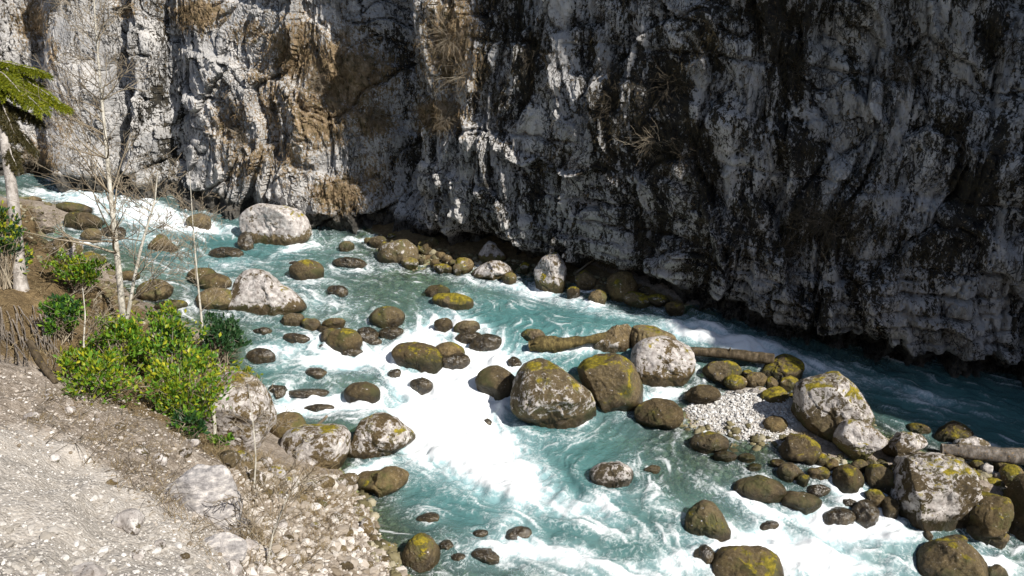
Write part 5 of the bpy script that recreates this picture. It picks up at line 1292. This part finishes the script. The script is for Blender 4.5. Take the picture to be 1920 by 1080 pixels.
bush('shaded dark green undergrowth at the base of the yellow-leaved bush', 352, 800, 60, 50, 822, [(M_LEAFD, .8), (M_LEAF, .2)], 1600, .08, 69, clumps=20)
bush('small tuft of green leaves at the foot of the pale dead stem', 408, 832, 42, 24, 842, [(M_LEAF, 1.0)], 500, .08, 70, clumps=10)
bush('sprig of fresh leaves reaching up from the thicket towards the river', 318, 592, 46, 36, 650, [(M_LEAF, .6), (M_LEAFY, .4)], 800, .075, 71, clumps=12)
bush('yellow-leaved shoots over the crown of the grass-topped grey boulder', 455, 702, 50, 26, 730, [(M_LEAFY, 1.0)], 600, .07, 72, clumps=10)
bush('small bright bush low on the slope edge below the roots', 130, 680, 70, 40, 712, [(M_LEAF, .5), (M_LEAFY, .5)], 1400, .075, 73, clumps=16)

# tangle of exposed roots on the cut bank
rr_ = np.random.default_rng(91)
bq = hitg(30, 640); t = thing('root_tangle', 'grey exposed roots hanging over the cut earth bank', 'roots', bq)
for k in range(46):
    a = (rr_.uniform(-20, 95), rr_.uniform(575, 640)); b = (a[0] + rr_.uniform(5, 45), a[1] + rr_.uniform(40, 100))
    g = ground_pts(np.array([a, ((a[0] + b[0]) / 2 + rr_.normal() * 6, (a[1] + b[1]) / 2), b])); g[:, 2] += [.05, .10, .02]
    pth, rd = refine(g, [.022, .018, .006], 10); pth += np.cumsum(rr_.normal(size=pth.shape) * .014, 0)
    S_ = Tubes(); S_.add(pth, rd * rr_.uniform(.25, 1.1), 5 + 1, rr_.random()); link('root', S_.mesh('root', bq), M_ROOT, t)
bq = hitg(85, 700)
log_thing('dead_branch', 'dark rotten branch lying down the earth bank under the roots', 'branch', [(55, 640, 0), (75, 680, -.1), (105, 718, -.25)], project(*bq)[2] + .1, [6, 7, 5], M_LOG, 24, 8, .2)

# ================================================================== DRY GRASS
def grass(n, poly, lo, hi, wd, up, rng, soft=15, clump=0):
    p = world_scatter(n, poly, rng, soft)
    if clump:
        c = world_scatter(clump, poly, rng, soft); p = c[rng.integers(0, len(c), n)] + rng.normal(size=(n, 3)) * [.09, .09, 0]; p[:, 2] = GI(p[:, 0], p[:, 1])
    n = len(p); d = rng.normal(size=(n, 3)) * .7; d[:, 2] = abs(d[:, 2]) * .6 + up
    return p, d, rng.uniform(lo, hi, n), np.full(n, wd)
gg = [grass(9000, LITTER[:], .10, .42, .010, .45, rg, 15, 420), grass(5200, [(425, 850), (560, 880), (650, 900), (690, 960), (640, 1030), (560, 1080), (470, 1080), (440, 960)], .15, .55, .008, .7, rg, 12, 240),
      grass(2600, [(100, 740), (330, 800), (430, 880), (440, 980), (470, 1080), (420, 1080), (260, 930), (60, 790)], .08, .35, .007, .45, rg, 20, 220),
      grass(1500, [(390, 845), (420, 830), (500, 850), (470, 890), (410, 880)], .15, .45, .009, .7, rg, 8, 60)]
A = [np.concatenate([g_[k] for g_ in gg]) for k in range(4)]
link('dry_grass', blades_mesh('dry_grass', A[0], A[1], A[2], A[3], rg, .45), M_DRY, kind='stuff', label='withered straw-coloured grass and litter on the near bank', category='grass')
tw = world_scatter(900, [(60, 720), (330, 790), (430, 870), (450, 980), (640, 960), (700, 1060), (480, 1085), (400, 1040), (250, 930), (40, 800)], rg, 15)
dv = rg.normal(size=(len(tw), 3)); dv[:, 2] = abs(dv[:, 2]) * .35 + .05; tw[:, 2] += .02
link('fallen_twigs', blades_mesh('fallen_twigs', tw, dv, rg.uniform(.15, .75, len(tw)), rg.uniform(.006, .014, len(tw)), rg, .18), M_DTWIG, kind='stuff', label='dark fallen twigs littering the near slope', category='twigs')
def top_grass(px, py, rx, ry, n, rng, lo=.12, hi=.4):
    """grass rooted on boulder tops"""
    dg = bpy.context.evaluated_depsgraph_get(); out = []
    for _ in range(n):
        a = rng.normal(size=2) * .5
        ok, loc, nor, *_r = scene.ray_cast(dg, Vector(CO), Vector(ray(px + a[0] * rx, py + a[1] * ry)).normalized())
        if ok and nor.z > .2: out.append(tuple(loc))
    return np.array(out) if out else np.zeros((0, 3))
tg = [top_grass(440, 715, 45, 18, 500, rg), top_grass(1505, 815, 22, 10, 160, rg), top_grass(500, 590, 60, 6, 0, rg)]
tg = np.concatenate([x for x in tg if len(x)])
d = rg.normal(size=(len(tg), 3)) * .7; d[:, 2] = abs(d[:, 2]) * .4 + .3
link('boulder_grass', blades_mesh('boulder_grass', tg, d, rg.uniform(.12, .4, len(tg)), np.full(len(tg), .008), rg, .8), M_DRY, kind='stuff', label='dry grass drooping over boulder tops', category='grass')

# growth hanging on the cliff
def cliff_tufts(weight, ntuft, per, lo, hi, wd, rng, spread=.16):
    vis = (cpx > -40) & (cpx < 1960) & (cpy > -60) & (hA > .7)
    w = (weight * vis).ravel(); w = np.where(w > .15, w, 0); w /= w.sum()
    k = rng.choice(len(w), ntuft, p=w)
    i = k // len(HH); c = V[k]; nrm = np.stack([nx[i], ny[i], np.zeros(len(i))], 1)
    c = np.repeat(c, per, 0) + rng.normal(size=(ntuft * per, 3)) * [spread, spread * .5, spread * .6]; nn = np.repeat(nrm, per, 0)
    L_ = np.repeat(rng.uniform(lo, hi, ntuft), per) * rng.uniform(.5, 1.1, ntuft * per)
    d = nn * .7 + rng.normal(size=c.shape) * .65 + np.array([0, 0, .15])
    return c - nn * .04, d, L_, np.full(len(c), wd)
a = cliff_tufts(vegL ** 1.2, 2200, 13, .07, .24, .014, rg, .09)
link('cliff_grass', blades_mesh('cliff_grass', *a, rg, .8), M_CGRASS, kind='stuff', label='brown dry grass hanging in tufts from the sunlit cliff', category='grass')
a = cliff_tufts(vegR ** 1.2 * right, 2600, 14, .08, .32, .015, rg, .13)
link('cliff_moss_growth', blades_mesh('cliff_moss_growth', *a, rg, .7), M_CMOSS, kind='stuff', label='dark moss and dead growth draping the shaded cliff', category='moss')
def cliff_shrub(px, py, label, n, L_, seed, mat):
    rng = np.random.default_rng(seed); loc, nor = hitc(px, py)
    if loc is None: return
    if nor[1] > 0: nor = -nor
    nor = np.array([nor[0], nor[1], 0]); nor /= np.linalg.norm(nor)
    t = thing('bare_shrub', label, 'shrub', loc - nor * .05)
    for part in range(4):
        T_ = Tubes()
        for k in range(n // 4):
            d = nor * .7 + rng.normal(size=3) * .6 + np.array([0, 0, rng.uniform(-.5, .6)])
            grow(T_, rng.normal(size=3) * .06, d, L_ * rng.uniform(.5, 1.2), .009, rng, 1, 4, -.05, .22, 3, .0035)
        link('branches', T_.mesh('branches'), mat, t)
for k, (a, b, lab, n, L_, mt) in enumerate([
    (845, 70, 'big straw-coloured shrub sprawling down the cliff at the edge of the sunlight', 44, 1.3, M_TWIG), (835, 215, 'tan spiky shrub sticking out of the cliff below the sprawling one', 36, .9, M_TWIG), (700, 215, 'olive-tan shrub perched on the sunlit cliff by the dark corner', 36, .8, M_TWIG),
    (875, 140, 'thin pale-stemmed shrub beside the sprawling straw-coloured one', 24, 1.1, M_TWIG), (1225, 262, 'bare pale-twigged shrub in the middle of the shaded cliff', 32, .9, M_TWIG), (1300, 285, 'dark shrub drooping below the pale-twigged one on the shaded cliff', 40, 1.0, M_DTWIG),
    (1560, 415, 'wide dark thicket overhanging the lower shaded cliff', 60, 1.3, M_DTWIG), (1590, 445, 'pale broken twigs caught in the wide dark thicket', 14, .7, M_TWIG), (1470, 465, 'dark shrub beside the wide thicket low on the shaded cliff', 40, 1.0, M_DTWIG), (1420, 30, 'dark shrub in the thick growth high on the shaded cliff', 44, 1.1, M_DTWIG),
    (1700, 125, 'rounded dark shrub on a ledge among white rock streaks', 36, .9, M_DTWIG), (1260, 160, 'sprawling dark shrub above the bare pale-twigged one', 40, 1.1, M_DTWIG), (1150, 190, 'dark bushy growth between two pale rock ribs', 34, .9, M_DTWIG), (1000, 110, 'dark brown shrub left of the pale rock ribs', 34, .9, M_DTWIG),
    (1480, 125, 'dark dome of growth under a pale rock arch', 34, .8, M_DTWIG), (1790, 250, 'thin upright bare shrub on the right of the shaded cliff', 20, 1.1, M_DTWIG), (1210, 455, 'dark twiggy shrub above the cliff-foot stones', 34, 1.0, M_DTWIG), (600, 150, 'brown shrub in the sunlit grassy cliff patch', 36, .7, M_TWIG), (650, 60, 'small brown shrub high in the sunlit grassy cliff patch', 30, .7, M_TWIG), (450, 255, 'tan dry shrub on the sunlit bulge of the cliff', 30, .7, M_TWIG), (70, 290, 'brown dead shrub behind the fir branches', 34, 1.0, M_TWIG)]):
    cliff_shrub(a, b, lab, n, L_, 700 + k, mt)
